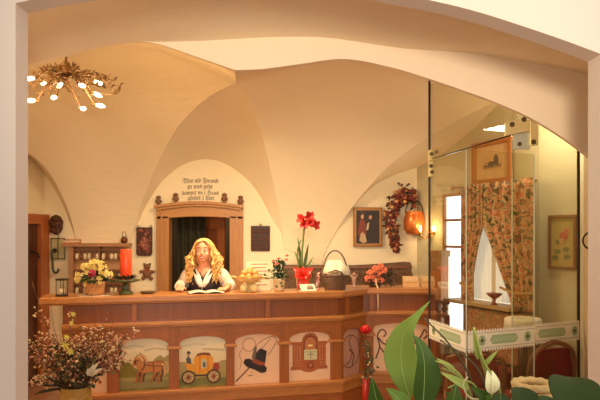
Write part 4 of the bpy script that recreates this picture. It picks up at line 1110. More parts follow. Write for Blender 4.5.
for i, (px, w, h) in enumerate(((410.5, .075, .10), (427.5, .065, .1))):
    t = thing('leaflet_box', ['cream leaflet box on the counter, right of the coral flowers', 'cream leaflet box on the counter against the glass edge'][i], 'box', top(px, -.16, S3), 0, 'leaflet boxes')
    mb = MB().use(paint('leaflet card', rgb(226,180,122), .6)); mb.box((-w,-.03,0),(w,-.027,h*.6)); mb.box((-w,.027,0),(w,.03,h)); mb.box((-w,-.027,0),(-w+.003,.027,h*.8)); mb.box((w-.003,-.027,0),(w,.027,h*.8)); mb.box((-w,-.027,0),(w,.027,.003)); mb.build('holder', t)
    mb = MB().use(paint('leaflets', rgb(232,200,150), .6, var=.1, scale=50)); mb.box((-w+.006,-.02,.004),(w-.006,.02,h*.95)); mb.build('leaflets', t)
    mb = MB().use(paint('leaflet print', rgb(170,110,80), .6)); mb.box((-w*.8,-.0312,h*.38),(w*.8,-.0302,h*.42)); mb.build('print', t)
# ------------------------------------------------------------------ twig chandelier
YC_ = 4.0
cp = P(66, 73, YC_)
ch = thing('twig_chandelier', 'twisted bronze twig chandelier with many glowing bulbs under the left vault', 'chandelier', cp)
def C_(px, py, dy=0): return P(px, py+2.5, YC_+dy)-cp+Vector((0,0,0))
BRZ = paint('antique gold bronze', rgb(112, 76, 40), .5, .4, var=.3)
R = random.Random(21)
mb = MB().use(BRZ, True); mb.lathe([(.05,0),(.055,.02),(.03,.05),(.025,.08)], C_(66,72), 14); 
mb.build('hub', ch)
mb = MB().use(BRZ); topz = ceil_z(cp.x, cp.y)-cp.z; mb.cyl(C_(66,70), (C_(66,70).x, C_(66,70).y, topz), .008, seg=8); mb.lathe([(.05,-.02),(.05,0)], (C_(66,70).x, C_(66,70).y, topz), 14); mb.build('ceiling_rod', ch)
bul = [(30,76,-.1),(31,98,-.25),(54,95,-.2),(60,82,.05),(82,83,-.1),(83,106,-.22),(100,103,-.05),(97,92,.15),(44,80,.2),(98,80,.1)]
lights_at = []
for i, (bx, by, dy) in enumerate(bul):
    e = C_(bx, by, dy); h = C_(66, 73); m1 = h.lerp(e, .4)+Vector((R.uniform(-.03,.03), R.uniform(-.05,.05), .05)); 
    d = Vector((e.x-h.x, e.y-h.y, -.06)).normalized(); s = e-d*.055
    mb = MB().use(BRZ, True); mb.ring_tube(spline3([h, m1, s+Vector((0,0,.01)), s+d*.02], 14), .0055, 6)
    mb.lathe([(.012,0),(.013,.03)], s, 10, M=d.to_track_quat('Z','Y').to_matrix()); arm = mb.build('twig_arm', ch)
    mb = MB().use(BULB, True); mb.lathe([(.009,0),(.013,.018),(.014,.032),(.009,.052),(.003,.062)], s+d*.03, 12, M=d.to_track_quat('Z','Y').to_matrix()); mb.build('bulb', arm)
    lights_at.append(cp+e+d*.045)
# loose twigs with leaves
mb = MB().use(BRZ, True); lf = MB().use(paint('bronze leaves', rgb(104, 76, 42), .6, .2, var=.3), True)
for px, py in ((36,72),(42,68),(50,66),(56,64),(64,63),(74,65),(82,68),(90,73),(100,74),(108,76),(114,79),(120,84),(116,90),(106,86),(70,90),(78,98),(52,88),(40,92),(88,90),(34,84)):
    e = C_(px, py, R.uniform(-.2,.2)); h = C_(66+R.uniform(-8,8), 73); mid_ = h.lerp(e,.5)+Vector((R.uniform(-.03,.03),0,R.uniform(0,.03)))
    sp = spline3([h, mid_, e], 12); mb.ring_tube(sp, [.005-.0003*k for k in range(12)], 5)
    for k in (3,4,5,6,7,8,9,10,11,11):
        d = Vector((R.uniform(-1,1),R.uniform(-1,.3),R.uniform(-.8,.8))).normalized(); lf.leaf(sp[k], sp[k]+d*.04, .02, (0,-1,.3), segs=3)
mb.ring_tube(spline3([C_(100,90),C_(108,92,-.1),C_(118,90,-.1),C_(121,84)],12),.004,5)
mb.build('twigs', ch); lf.build('bronze_foliage', ch)
# ------------------------------------------------------------------ the receptionist
PX0, PY0 = -.885, 5.60
per = thing('person', 'smiling woman with long wavy blond hair, white blouse and dark vest, leaning on the counter', 'person', (PX0, PY0, 0))
SKIN = paint('skin', rgb(236, 168, 128), .5, var=.04)
mb = MB().use(SKIN, True)
def tube(pts, rad, n=12, seg=12):
    sp = spline3(pts, n); rr = [lerp(rad[min(len(rad)-1, int(k/(n-1)*(len(rad)-1)))], rad[min(len(rad)-1, int(k/(n-1)*(len(rad)-1))+1)], (k/(n-1)*(len(rad)-1)) % 1) for k in range(n)]
    mb.ring_tube(sp, rr, seg); mb.ball(sp[0], rr[0], 12, 8); mb.ball(sp[-1], rr[-1], 12, 8)
H = Vector((0, -.10, 1.485))          # head centre
# head
mb.ball(H+Vector((0,.01,.03)), (.074,.09,.080), 20, 14); mb.ball(H+Vector((0,-.022,-.035)), (.060,.064,.066), 16, 12); mb.ball(H+Vector((0,-.055,-.082)), (.026,.025,.022), 12, 8)
for s in (-1,1):
    mb.ball(H+Vector((s*.034,-.055,-.03)), (.024,.024,.024), 10, 8); mb.ball(H+Vector((s*.074,.005,-.01)), (.010,.018,.03), 10, 8)
mb.ring_tube([H+Vector((0,-.078,.012)), H+Vector((0,-.088,-.012)), H+Vector((0,-.092,-.026))], [.007,.009,.011], 8); mb.ball(H+Vector((0,-.090,-.026)), .0115, 8, 6)
# neck, torso
tube([(0,-.09,1.42),(0,-.065,1.35),(0,-.04,1.29)], [.048,.05,.06])
tube([(0,-.03,1.27),(0,0,1.15),(0,.05,1.02),(0,.08,.93)], [.10,.115,.10,.13])
for s in (-1,1):
    mb.ball((s*.075,-.03,1.25),(.07,.065,.06)); mb.ball((s*.06,-.08,1.16),(.055,.05,.055)); mb.ball((s*.08,.08,.92),(.09,.10,.10))
    # legs
    tube([(s*.085,.08,.90),(s*.09,.06,.66),(s*.085,.07,.48),(s*.085,.10,.28),(s*.085,.10,.09)], [.085,.07,.052,.05,.033], 16)
    mb.ball((s*.088,.04,.045),(.042,.11,.04))
# arms: out, down behind the counter edge and forward on to the top
arms = {-1: [(-.145,-.03,1.275),(-.185,.0,1.20),(-.215,-.03,1.165),(-.205,-.16,1.165),(-.195,-.235,1.162)], 1: [(.145,-.03,1.275),(.195,.0,1.20),(.235,-.03,1.165),(.235,-.16,1.165),(.235,-.235,1.162)]}
for s, a in arms.items():
    tube(a, [.05,.042,.04,.034,.026], 16)
    w_ = Vector(a[-1]); ins_ = -s          # fingers lie flat, turned a little inwards
    palm = w_+Vector((ins_*.014,-.05,-.006)); mb.ball(palm, (.038,.045,.014), 14, 8)
    for k, (dx, ln) in enumerate(((-.028,.062),(-.01,.072),(.010,.068),(.028,.052))):
        f0 = palm+Vector((dx,-.03,0)); dr = Vector((ins_*.35+dx*2,-1,0)).normalized()
        mb.ring_tube([f0, f0+dr*ln*.4+Vector((0,0,.006)), f0+dr*ln*.75+Vector((0,0,.0)), f0+dr*ln+Vector((0,0,-.008))], [.0095,.009,.0085,.007], 8); mb.ball(f0+dr*ln+Vector((0,0,-.008)), .007, 8, 6)
    t0 = palm+Vector((ins_*.03,.015,0)); mb.ring_tube([t0, t0+Vector((ins_*.022,-.02,.0)), t0+Vector((ins_*.028,-.045,-.004))], [.012,.0105,.008], 8); mb.ball(t0+Vector((ins_*.028,-.045,-.004)), .008, 8, 6)
body = mb.build('body', per)
q = body.modifiers.new('join', 'REMESH'); q.mode = 'VOXEL'; q.voxel_size = .0055; q.use_smooth_shade = True
q = body.modifiers.new('soft', 'SMOOTH'); q.factor = .5; q.iterations = 4
# face details
mb = MB().use(paint('eye white', rgb(240,232,224), .3), True)
for s in (-1,1): mb.ball(H+Vector((s*.030,-.077,.008)), (.0135,.007,.008), 10, 8)
eyes = mb.build('eyes', per)
mb = MB().use(paint('iris', rgb(52,66,72), .3), True)
for s in (-1,1): mb.ball(H+Vector((s*.029,-.083,.008)), (.006,.003,.0065), 10, 8)
mb.build('iris', eyes)
mb = MB().use(paint('brow', rgb(120,78,46), .8), True)
for s in (-1,1):
    mb.ring_tube([H+Vector((s*.014,-.083,.029)), H+Vector((s*.031,-.083,.034)), H+Vector((s*.047,-.072,.027))], [.003,.003,.002], 6)
    mb.ring_tube([H+Vector((s*.015,-.084,.013)), H+Vector((s*.030,-.086,.018)), H+Vector((s*.045,-.074,.011))], [.0018]*3, 6)
mb.build('eyebrows', per)
mb = MB().use(paint('lips', rgb(190,74,66), .4), True)
mb.ring_tube([H+Vector((x,-.088+abs(x)*.35+.0*0,-.056+abs(x)*.32)) for x in (-.024,-.012,0,.012,.024)], [.002,.0045,.005,.0045,.002], 8)
mb.ring_tube([H+Vector((x,-.088+abs(x)*.35,-.066+abs(x)*.6)) for x in (-.022,-.011,0,.011,.022)], [.002,.004,.005,.004,.002], 8)
mb.build('lips', per)
mb = MB().use(paint('teeth', rgb(246,238,226), .3), True); mb.ring_tube([H+Vector((x,-.090+abs(x)*.35,-.061+abs(x)*.42)) for x in (-.018,-.009,0,.009,.018)], [.001,.003,.0035,.003,.001], 8); mb.build('teeth', per)
# hair
HAIR = blotch('blond hair', [rgb(176,112,48), rgb(234,180,98), rgb(250,212,140), rgb(214,150,74)], 40, .5, dist=.5)
mb = MB().use(HAIR, True); R = random.Random(5)
mb.ball(H+Vector((0,.028,.035)), (.092,.088,.082), 20, 14); mb.ball(H+Vector((0,.06,-.04)), (.085,.06,.12), 16, 12)
for i in range(420):
    a = R.uniform(-1, 1)*PI*.82+PI/2           # around the back and sides; the face stays free
    e = R.uniform(.05, 1.35)
    d = Vector((math.cos(a)*math.cos(e), math.sin(a)*math.cos(e), math.sin(e)))
    st_ = H+Vector((0,.02,.03))+Vector((d.x*.090, d.y*.092, d.z*.086))
    s = 1 if (d.x if abs(d.x) > .02 else R.uniform(-1,1)) > 0 else -1
    out = R.uniform(.088,.165); bk = R.uniform(-.075,.10)
    L_ = R.uniform(.10,.31)*(1 if bk < .02 else 1.1); ph = R.uniform(0,6.3); am = R.uniform(.008,.016); fr_ = R.uniform(13, 19)
    side0 = Vector((s*(.090+.02*R.random()), lerp(st_.y, bk, .5), H.z+.0))
    pts = [st_, Vector((s*max(abs(st_.x), .07)*1.12, (st_.y+side0.y)/2, lerp(st_.z, side0.z, .45)))]
    for k in range(1, 12):
        u = k/11; x = .090+(out-.090)*min(1, u*1.9)*(1-.22*u)
        pts.append(Vector((s*x+am*math.sin(ph+u*fr_), lerp(side0.y-.02, bk-.07, u)+am*math.cos(ph+u*fr_), H.z-L_*u)))
    mb.ring_tube(spline3(pts, 34), [.0035+.0022*math.sin(PI*k/33) for k in range(34)], 4)
for i in range(150):
    s = -1 if i % 2 else 1; t = R.uniform(0,1); z0 = .112-.016*t; w2_ = R.uniform(-.006,.006)
    mb.ring_tube(spline3([H+Vector((s*.004, .01-.075*t, z0+.0)), H+Vector((s*.035, -.045-.03*t, .084+w2_)), H+Vector((s*(.066+w2_), -.058, .052)), H+Vector((s*(.084+w2_), -.045, .01)), H+Vector((s*(.080+w2_), -.05+w2_, -.03)), H+Vector((s*(.096+w2_), -.045, -.08)), H+Vector((s*(.088+w2_*2), -.055, -.13))], 24), .0042, 4)
mb.build('hair', per)
# blouse
BL = paint('white blouse', rgb(240,224,206), .8, var=.03, scale=8)
mb = MB().use(BL, True)
def shell(mb, secs, a0=-PI, a1=PI, seg=32, open_f=None):
    """elliptical sections (cx,cy,rx,ry,z); front is -y"""
    rows = []
    for i, (cx, cy, rx, ry, z) in enumerate(secs):
        o = open_f(i/(len(secs)-1)) if open_f else 0
        r = []
        for k in range(seg+1):
            a = lerp(-PI/2+o, 3*PI/2-o, k/seg); r.append((cx+rx*math.cos(a), cy+ry*math.sin(a), z))
        rows.append(r)
    mb.grid(rows)
SEC = [(0,-.045,.075,.065,1.325),(0,-.035,.125,.085,1.31),(0,-.03,.150,.105,1.27),(0,-.03,.14,.125,1.20),(0,-.02,.132,.145,1.15),(0,.01,.12,.125,1.06),(0,.05,.112,.115,.99)]
shell(mb, SEC, open_f=lambda t: max(0, .75*(1-t*2.3)))
for s, a in arms.items():
    A_ = [Vector(x) for x in a]; sp = spline3([A_[0]+Vector((-s*.02,0,.01)), A_[1], A_[2], A_[3], A_[3].lerp(A_[4], .45)], 18)
    mb.ring_tube(sp, [.055,.064,.068,.069,.066,.062,.058,.055,.052,.050,.049,.049,.048,.046,.044,.043,.042,.036], 16)
    e = sp[-1]; mb.ring_tube([e+Vector((0,.008,0)), e+Vector((0,-.008,0))], [.043,.043], 16)
mb.build('blouse', per, solid=.004)
mb = MB().use(paint('dark vest cloth', rgb(44,36,44), .8, var=.2, scale=60), True)
shell(mb, [(0,-.034,.120,.098,1.318),(0,-.03,.132,.114,1.28),(0,-.03,.146,.134,1.20),(0,-.02,.140,.155,1.15),(0,.01,.128,.135,1.06),(0,.05,.12,.125,.99)], open_f=lambda t: max(.03, .72*(1-t*1.9)))
mb.build('vest', per, solid=.004)
mb = MB().use(paint('collar white', rgb(246,234,222), .7), True)
for s in (-1,1):
    mb.grid([[(s*.055,-.095,1.325),(s*.085,-.095,1.318)],[(s*.048,-.135,1.27),(s*.082,-.132,1.265)],[(s*.030,-.165,1.215),(s*.058,-.160,1.20)],[(s*.004,-.18,1.165),(s*.022,-.180,1.155)]])
mb.build('collar', per, solid=.005)
mb = MB().use(paint('necklace', rgb(70,50,60), .4, .3), True); mb.ring_tube(spline3([(-.045,-.075,1.335),(-.03,-.115,1.29),(0,-.14,1.245),(.03,-.115,1.29),(.045,-.075,1.335)],16), .004, 6); mb.ball((0,-.146,1.238),(.012,.006,.016)); mb.build('necklace', per)
mb = MB().use(paint('dark skirt', rgb(60,34,36), .9), True); rows = []
for z, r, cy in ((1.0,.115,.05),(.92,.165,.07),(.7,.20,.075),(.4,.25,.08)):
    rows.append([((r+.012*math.sin(k*1.9)*(1 if z < .9 else 0))*math.cos(2*PI*k/48), cy+(r*.85)*math.sin(2*PI*k/48), z) for k in range(49)])
mb.grid(rows); mb.build('skirt', per, solid=.004)
for s in (-1,1):
    mb = MB().use(paint('black shoe', rgb(24,22,22), .4), True); mb.ball((s*.088,.035,.04),(.05,.13,.04)); mb.build('shoe', per)
mb = MB().use(paint('gold bracelet', rgb(210,160,80), .3, .9), True)
for i in range(3): mb.ring_tube([(.235+.034*math.cos(2*PI*k/20), -.205-.012*i, 1.163+.03*math.sin(2*PI*k/20)) for k in range(20)], .003, 6, closed=True)
mb.build('bracelet', per)
# ------------------------------------------------------------------ window wall on the right, seen through the glass
WDIR = Vector((.43,-1,0)).normalized()
WROT = math.atan2(WDIR.y, WDIR.x)            # local x along the wall towards the viewer, local -y into the room... set by the frame below
NIN = Vector((-1,-.43,0)).normalized()       # into the room
def wall_frame(px0, px1, zc):
    """matrix with origin on the wall, x along it (away from corner), y out of the room, z up"""
    t0, t1 = wallR_px(px0), wallR_px(px1); c = wallR((t0+t1)/2)
    M = Matrix(((WDIR.x, -NIN.x, 0, c.x), (WDIR.y, -NIN.y, 0, c.y), (0,0,1,zc), (0,0,0,1))); return M, (t1-t0)/2
def place(o, M): o.matrix_world = M; return o
def zpx(px, py): p = wallR(wallR_px(px)); return CAM_Z+(HOR-py)/F*p.y
REFL_DAY = bulbmat('reflected window glow', (.86, .93, 1), 2.2)  # brightness of a reflection in the glass, put into an emissive material
WFR = wood('window frame wood', rgb(176,120,66), axis='z')
# window reflected in the partition glass, modelled as a solid glowing pane
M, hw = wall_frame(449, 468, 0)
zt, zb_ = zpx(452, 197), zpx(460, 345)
w1 = thing('reflected_window', '', '', (0,0,0)); del w1['label']; del w1['category']; w1['kind'] = 'structure'; w1.matrix_world = M
mb = MB().use(REFL_DAY); mb.box((-hw,-.03,zb_),(hw,-.02,zt)); mb.build('window_pane', w1)
mb = MB().use(WFR); mb.box((-hw-.03,-.06,zb_),(-hw,-.0,zt)); mb.box((hw,-.06,zb_),(hw+.03,0,zt)); mb.box((-hw-.03,-.06,zt),(hw+.03,0,zt+.03))
for z in (lerp(zb_,zt,.84), lerp(zb_,zt,.66)): mb.box((-hw,-.05,z-.012),(hw,-.02,z+.012))
mb.build('window_frame', w1)
M, hw0 = wall_frame(441, 452, 0)
t = thing('reflected_post', 'reflection of an upright tan wooden post, built solid left of the reflected window', 'post', (0,0,0)); t.matrix_world = M  # belongs to the reflection in the glass, modelled as a solid post
mb = MB().use(wood('tan post', rgb(186,132,80), axis='z')); mb.box((-hw0,-.14,0),(hw0,-.04,zpx(443,252)),.006); mb.build('post_shaft', t)
mb = MB().use(_M['tan post']); mb.box((-hw0-.015,-.155,zpx(443,256)),(hw0+.015,-.03,zpx(443,250)),.004); mb.build('post_cap', t)
M, hb = wall_frame(434, 468, 0)
t = thing('reflected_railing', 'reflection of a dark brown railing with cut-out ornaments, built solid before the reflected window', 'railing', (0,0,0)); t.matrix_world = M  # reflected balustrade, modelled as solid wood
RL = wood('railing wood', rgb(120,66,40), axis='x')
z0, z1 = zpx(452, 314), zpx(452, 298)
mb = MB().use(RL); mb.box((-hb,-.26,z1-.03),(hb,-.22,z1),.004); mb.build('top_rail', t)
mb = MB().use(RL); mb.box((-hb,-.26,z0),(hb,-.22,z0+.035),.004); mb.build('bottom_rail', t)
for k in range(5):
    x = lerp(-hb, hb, (k+.5)/5); mb = MB().use(RL, True); w_ = .045; h_ = z1-z0
    mb.prism([(x-w_,-.25,z0),(x-w_*.4,-.25,z0+h_*.35),(x-w_,-.25,z0+h_*.5),(x-w_*.4,-.25,z0+h_*.65),(x-w_,-.25,z1-.02),(x+w_,-.25,z1-.02),(x+w_*.4,-.25,z0+h_*.65),(x+w_,-.25,z0+h_*.5),(x+w_*.4,-.25,z0+h_*.35),(x+w_,-.25,z0)], (0,.02,0)); mb.build('baluster', t)
for x in (-hb, hb-.04): mb = MB().use(RL); mb.box((x,-.26,0),(x+.04,-.22,z0+.02)); mb.build('railing_foot', t)
# curtained window
M, hw = wall_frame(468, 528, 0)
zt, zs = zpx(498, 190), zpx(498, 302)
w2 = thing('window_2', '', '', (0,0,0)); del w2['label']; del w2['category']; w2['kind'] = 'structure'; w2.matrix_world = M
mb = MB().use(bulbmat('daylight behind lace', (1,.97,.9), 1.4)); mb.box((-hw,-.02,zs),(hw,-.012,zt)); mb.build('window_pane', w2)
mb = MB().use(WFR); mb.box((-hw-.02,-.03,zs),(-hw+.03,0,zt)); mb.box((hw-.03,-.03,zs),(hw+.02,0,zt)); mb.box((-.02,-.035,zs),(.02,0,zt)); mb.box((-hw,-.03,zt-.02),(hw,0,zt+.03)); mb.build('window_frame', w2)
mb = MB().use(paint('sill stone', rgb(170,140,96), .5)); mb.box((-hw-.05,-.26,zs-.03),(hw+.05,0,zs)); mb.build('window_sill', w2)
# sheer lace
SH = bpy.data.materials.new('sheer lace'); SH.use_nodes = True; b = SH.node_tree.nodes['Principled BSDF']; b.inputs['Base Color'].default_value = (.86,.82,.7,1); b.inputs['Alpha'].default_value = .72; b.inputs['Roughness'].default_value = .9
lace = thing('sheer_curtain', 'white sheer curtain hanging in the gap between the floral curtains', 'curtain', (0,0,0)); lace.matrix_world = M
mb = MB().use(SH, True); mb.grid([[(lerp(-hw*.9,hw*.9,k/60), -.055+.008*math.sin(k*1.3), z) for k in range(61)] for z in (zt-.02, zs+.01)]); mb.build('sheer_cloth', lace)
# floral curtains
FL = blotch('floral print', [rgb(60,62,36), rgb(128,112,66), rgb(206,180,130), rgb(190,92,58), rgb(220,184,140), rgb(86,92,54), rgb(146,80,66), rgb(200,150,100)], 13, .85, detail=1.5, dist=.5)
rod = thing('curtain_rod', 'wooden rod carrying the floral curtains', 'rod', (0,0,0)); rod.matrix_world = M
mb = MB().use(WFR, True); mb.cyl((-hw-.1,-.11,zt+.05),(hw+.12,-.11,zt+.05),.012); mb.build('rod_bar', rod)
for x in (-hw-.1, hw+.12): mb = MB().use(WFR, True); mb.ball((x,-.11,zt+.05),.022); mb.cyl((x*.96,-.11,zt+.05),(x*.96,0,zt+.05),.008); mb.build('rod_finial', rod)
def lx(px):  # local x of a column
    return wallR_px(px+8)-(wallR_px(468)+wallR_px(528))/2
def curtain(label, outer, inner, y0):
    t = thing('floral_curtain', label, 'curtain', (0,0,0), 0, 'floral curtains'); t.matrix_world = M
    mb = MB().use(FL, True); rows = []; n = 44
    for i in range(24):
        v = i/23; z = lerp(zt+.06, y0, v); a = outer(v); b_ = inner(v); r = []
        for k in range(n+1):
            u = k/n; r.append((lerp(a, b_, u), -.12-.028*math.sin(u*34+.3*math.sin(v*3))*(1-.2*v)-.02, z))
        rows.append(r)
    mb.grid(rows); mb.build('curtain_cloth', t, solid=.004); return t
zlow = zs-.02
tie = lambda v: math.sin(min(1, v)*PI/2)
c1 = curtain('floral print curtain left of the sheer gap, drawn aside', lambda v: lx(466)+.0*v, lambda v: lerp(lx(488), lx(477), min(1, max(0, (v-.36)/.4))**.8), zlow)
c2 = curtain('broad floral print curtain right of the sheer gap', lambda v: lerp(lx(488), lx(516), min(1, max(0, (v-.36)/.58))**.9), lambda v: lx(540), zlow)
for c, x0, x1 in ((c1, 466, 479), (c2, 507, 541)):
    mb = MB().use(paint('tieback gold', rgb(190,150,80), .6), True); zz = zs+.12; mb.ring_tube([(lx(x0),-.17,zz+.04),((lx(x0)+lx(x1))/2,-.185,zz),(lx(x1),-.17,zz+.02)], .012, 8); mb.build('tieback', c)
t = thing('red_glass_bowl', 'dark red footed glass bowl on the window sill', 'bowl', PR(511, 302, .19)); t.location.z = zs
mb = MB().use(paint('ruby glass', rgb(120,34,34), .15, coat=.6), True); mb.lathe([(.035,0),(.03,.008),(.01,.02),(.01,.05),(.03,.062),(.06,.085),(.075,.105),(.065,.1),(.03,.075)], (0,0,0), 18); mb.build('bowl', t)
# gilt-framed engraving above the curtains
def wall_picture(name, label, px0, px1, py_t, py_b, fm, b, mat_, pic, MM=None):
    M, hw = wall_frame(px0, px1, 0); c = (px0+px1)/2; zt_, zb2 = zpx(c, py_t), zpx(c, py_b); M = M.copy(); M[2][3] = (zt_+zb2)/2; h = (zt_-zb2)/2
    t = thing(name, label, 'picture', (0,0,0)); t.matrix_world = M
    mb = MB().use(fm); frame_boxes(mb, hw, h, b, -.045, -.004); mb.build('frame', t)
    mb = MB().use(mat_); mb.box((-hw+b*.8,-.02,-h+b*.8),(hw-b*.8,-.01,h-b*.8)); mb.build('mat_board', t)
    mb = MB(); pic(mb, hw-b, h-b); mb.build('print_sheet', t, recalc=False)
    return t
def engraving(mb, w, h):
    mb.use(paint('engraving paper', rgb(212,172,108), .7)); mb.box((-w*.6,-.023,-h*.45),(w*.6,-.021,h*.45))
    A = ArtN(mb, (-w*.6, w*.6), -h*.45, h*.45, -.024); G = col(96,76,52); G2 = col(150,120,78)
    A.poly([(.05,.1),(.05,.3),(.5,.25),(.95,.35),(.95,.1)], G2); A.poly([(.3,.2),(.28,.4),(.4,.55),(.6,.5),(.62,.2)], G); A.poly([(.58,.3),(.6,.8),(.68,.95),(.78,.9),(.84,.6),(.82,.25)], G); A.poly([(.12,.2),(.15,.36),(.24,.34),(.25,.2)], G)
    A.disc(.68,.75,.02,G2); A.stroke([(.3,.42),(.2,.5),(.15,.44)], .03, G)
wall_picture('framed_engraving', 'wide gilt-framed old engraving with figures, hung above the floral curtains', 475, 514.5, 140, 183.5, paint('orange gilt', rgb(186,122,58), .4, .3, var=.2), .045, paint('engraving mat', rgb(214,176,116), .7), engraving)
# picture on the side wall
sd = (Vector((2.62,4.42,0))-Vector((2.05,5.125,0))).normalized(); sn = Vector((sd.y,-sd.x,0))  # into the room
def side_t(px):
    a = Vector((2.05,5.125,0)); k = (px-300)/F; return (k*a.y-a.x)/(sd.x-k*sd.y)
t0, t1 = side_t(549.5), side_t(577.5); c = Vector((2.05,5.125,0))+sd*(t0+t1)/2
zt_, zb2 = CAM_Z+(HOR-215)/F*c.y, CAM_Z+(HOR-269)/F*c.y; hw, h = (t1-t0)/2, (zt_-zb2)/2
t = thing('botanical_picture', 'botanical print with a red bloom in a thin brown frame on the olive side wall', 'picture', (0,0,0))
t.matrix_world = Matrix(((sd.x,-sn.x,0,c.x),(sd.y,-sn.y,0,c.y),(0,0,1,(zt_+zb2)/2),(0,0,0,1)))
mb = MB().use(paint('thin brown frame', rgb(132,88,48), .4)); frame_boxes(mb, hw, h, .022, -.03, -.004, .002); mb.build('frame', t)
mb = MB().use(paint('aged print', rgb(176,158,92), .7, var=.1)); mb.box((-hw+.02,-.014,-h+.02),(hw-.02,-.006,h-.02)); A = ArtN(mb, (-hw+.02,hw-.02), -h+.02, h-.02, -.0145)
A.stroke([(.4,.15),(.5,.35),(.55,.6)], .03, col(100,104,56)); 
for x, y in ((.3,.3),(.65,.35),(.35,.5),(.7,.2),(.2,.18)): A.disc(x, y, .07, col(122,124,70), .05)
A.disc(.56,.62,.09,col(176,96,66)); A.disc(.68,.7,.06,col(190,110,80)); A.disc(.48,.52,.06,col(190,150,90))
mb.build('print_sheet', t, recalc=False)
# ---- seating and table behind the glass
UPH = blotch('tapestry upholstery', [rgb(96,92,56), rgb(170,130,84), rgb(150,80,56), rgb(190,156,110), rgb(110,100,64)], 16, .9, detail=2, dist=2)
REDV = paint('wine red velvet', rgb(120,40,30), .85, var=.2)
cw = lambda px, Y, z=0: Vector(((px-300)/F*Y, Y, z))
t = thing('upholstered_bench', 'bench with tapestry-covered back under the curtained window', 'bench', (0,0,0)); t.matrix_world = M
zc = zs-.04
mb = MB().use(UPH, True); mb.box((lx(474),-.20,.5),(lx(536),-.06,zc-.01),.03); mb.build('backrest', t)
mb = MB().use(REDV, True); mb.box((lx(474),-.42,.38),(lx(536),-.2,.5),.03); mb.build('seat', t)
mb = MB().use(SW); mb.box((lx(474),-.40,0),(lx(536),-.1,.38)); mb.build('plinth', t)
t = thing('round_table', 'round table with a white cloth behind the glass door', 'table', (*cw(523,4.84)[:2], 0))
mb = MB().use(paint('white tablecloth', rgb(232,228,214), .8, var=.03), True)
zt3 = CAM_Z+(HOR-318)/F*4.84; rows = []
for rr, zz in ((.001,zt3),(.13,zt3),(.142,zt3-.01),(.147,zt3-.09)): rows.append([(rr*math.cos(2*PI*k/40)*(1+(.03*math.sin(k*1.6) if zz<zt3-.02 else 0)), rr*math.sin(2*PI*k/40)*(1+(.03*math.sin(k*1.6) if zz<zt3-.02 else 0)), zz) for k in range(41)])
mb.grid(rows); cl = mb.build('tablecloth', None, loc=t.location, solid=.003); tag(cl, 'white cloth draped over the round table behind the glass door', 'tablecloth')
mb = MB().use(DARKW, True); mb.lathe([(.125,zt3-.035),(.13,zt3-.03),(.13,zt3-.006)],(0,0,0),32); mb.build('tabletop', t)
mb = MB().use(DARKW, True); mb.lathe([(.12,0),(.10,.03),(.04,.06),(.03,.3),(.045,.5),(.03,zt3-.03)],(0,0,0),20); mb.build('pedestal', t)
def chair(label, px, Y, rz, seatz=.45, bh=.92):
    t = thing('dining_chair', label, 'chair', (*cw(px, Y)[:2], 0), rz, 'red chairs behind the glass door')
    CW = wood('chair wood', rgb(140,92,52), axis='z')
    mb = MB().use(REDV, True); mb.box((-.2,-.2,seatz-.05),(.2,.2,seatz),.02); mb.build('seat', t)
    for x in (-.18,.18):
        for y in (-.18,.18): mb = MB().use(CW, True); mb.cyl((x*1.05,y*1.05,0),(x,y,seatz-.05),.014,.02,10); mb.build('leg', t)
    mb = MB().use(CW, True); mb.ring_tube(spline3([(-.19,.19,seatz-.04),(-.2,.21,seatz+.25),(-.15,.23,bh-.04),(0,.235,bh+.02),(.15,.23,bh-.04),(.2,.21,seatz+.25),(.19,.19,seatz-.04)],28),.017,10); mb.build('back_frame', t)
    mb = MB().use(REDV, True); rows = []
    for i in range(9):
        z = lerp(seatz+.06, bh-.03, i/8); w_ = .17*(1-.25*(i/8)**3); rows.append([(lerp(-w_,w_,k/8), .205+.02*i/8-.02*math.cos((k/8-.5)*PI), z) for k in range(9)])
    mb.grid(rows); mb.build('backrest', t, solid=.03); return t
chair('red velvet chair with an arched wooden back, right of the pair behind the glass door', 531, 4.42, math.radians(200), bh=.86)
chair('red velvet chair with an arched wooden back, left of the pair near the side glass', 472, 4.6, math.radians(170), bh=.78)

# ------------------------------------------------------------------ glass partition
GL = glass('partition glass', (.93, .92, .84), 1.0)
EDGE = paint('bright glass edge', rgb(214,220,206), .2, spec=.8); EDGED = paint('dark metal channel', rgb(50,44,34), .4, .5)
G0 = Vector((.953, 4.40, 0)); G1_ = Vector((1.071, 3.85, 0)); G2_ = Vector((2.025, 4.30, 0)); GT = Vector((1.18, 3.28, 0))
ZD = 2.18
def pane(mb, a, b, z0, z1, z0b=None, z1b=None, th=.01):
    d = (b-a).normalized(); n = Vector((d.y,-d.x,0))*th/2
    q = [a+Vector((0,0,z0)), b+Vector((0,0,z0b if z0b is not None else z0)), b+Vector((0,0,z1b if z1b is not None else z1)), a+Vector((0,0,z1))]
    mb.prism([p-n for p in q], n*2)
def along(a, b, px):
    k = (px-300)/F; u = b-a; t = (k*a.y-a.x)/(u.x-k*u.y); return a+u*t
def strip_edge(mb, p, z0, z1, w=.006): mb.box((p.x-w,p.y-w,z0),(p.x+w,p.y+w,z1))
side = thing('glass_side_panel', 'narrow fixed glass panel beside the counter end, left of the glass door', 'glass panel', (0,0,0))
mb = MB().use(GL); pane(mb, G0, G1_, .02, ZD); mb.build('glass_pane', side)
mb = MB().use(EDGED); strip_edge(mb, G0+Vector((-.004,0,0)), 0, 2.76, .007); mb.build('edge_channel', side)
mb = MB().use(EDGE); strip_edge(mb, G1_+Vector((-.003,.004,0)), .02, ZD, .003); mb.build('glass_edge', side)
tr = thing('glass_transom', 'slanting glass pane above the partition, reaching up to the vault', 'glass panel', (0,0,0))
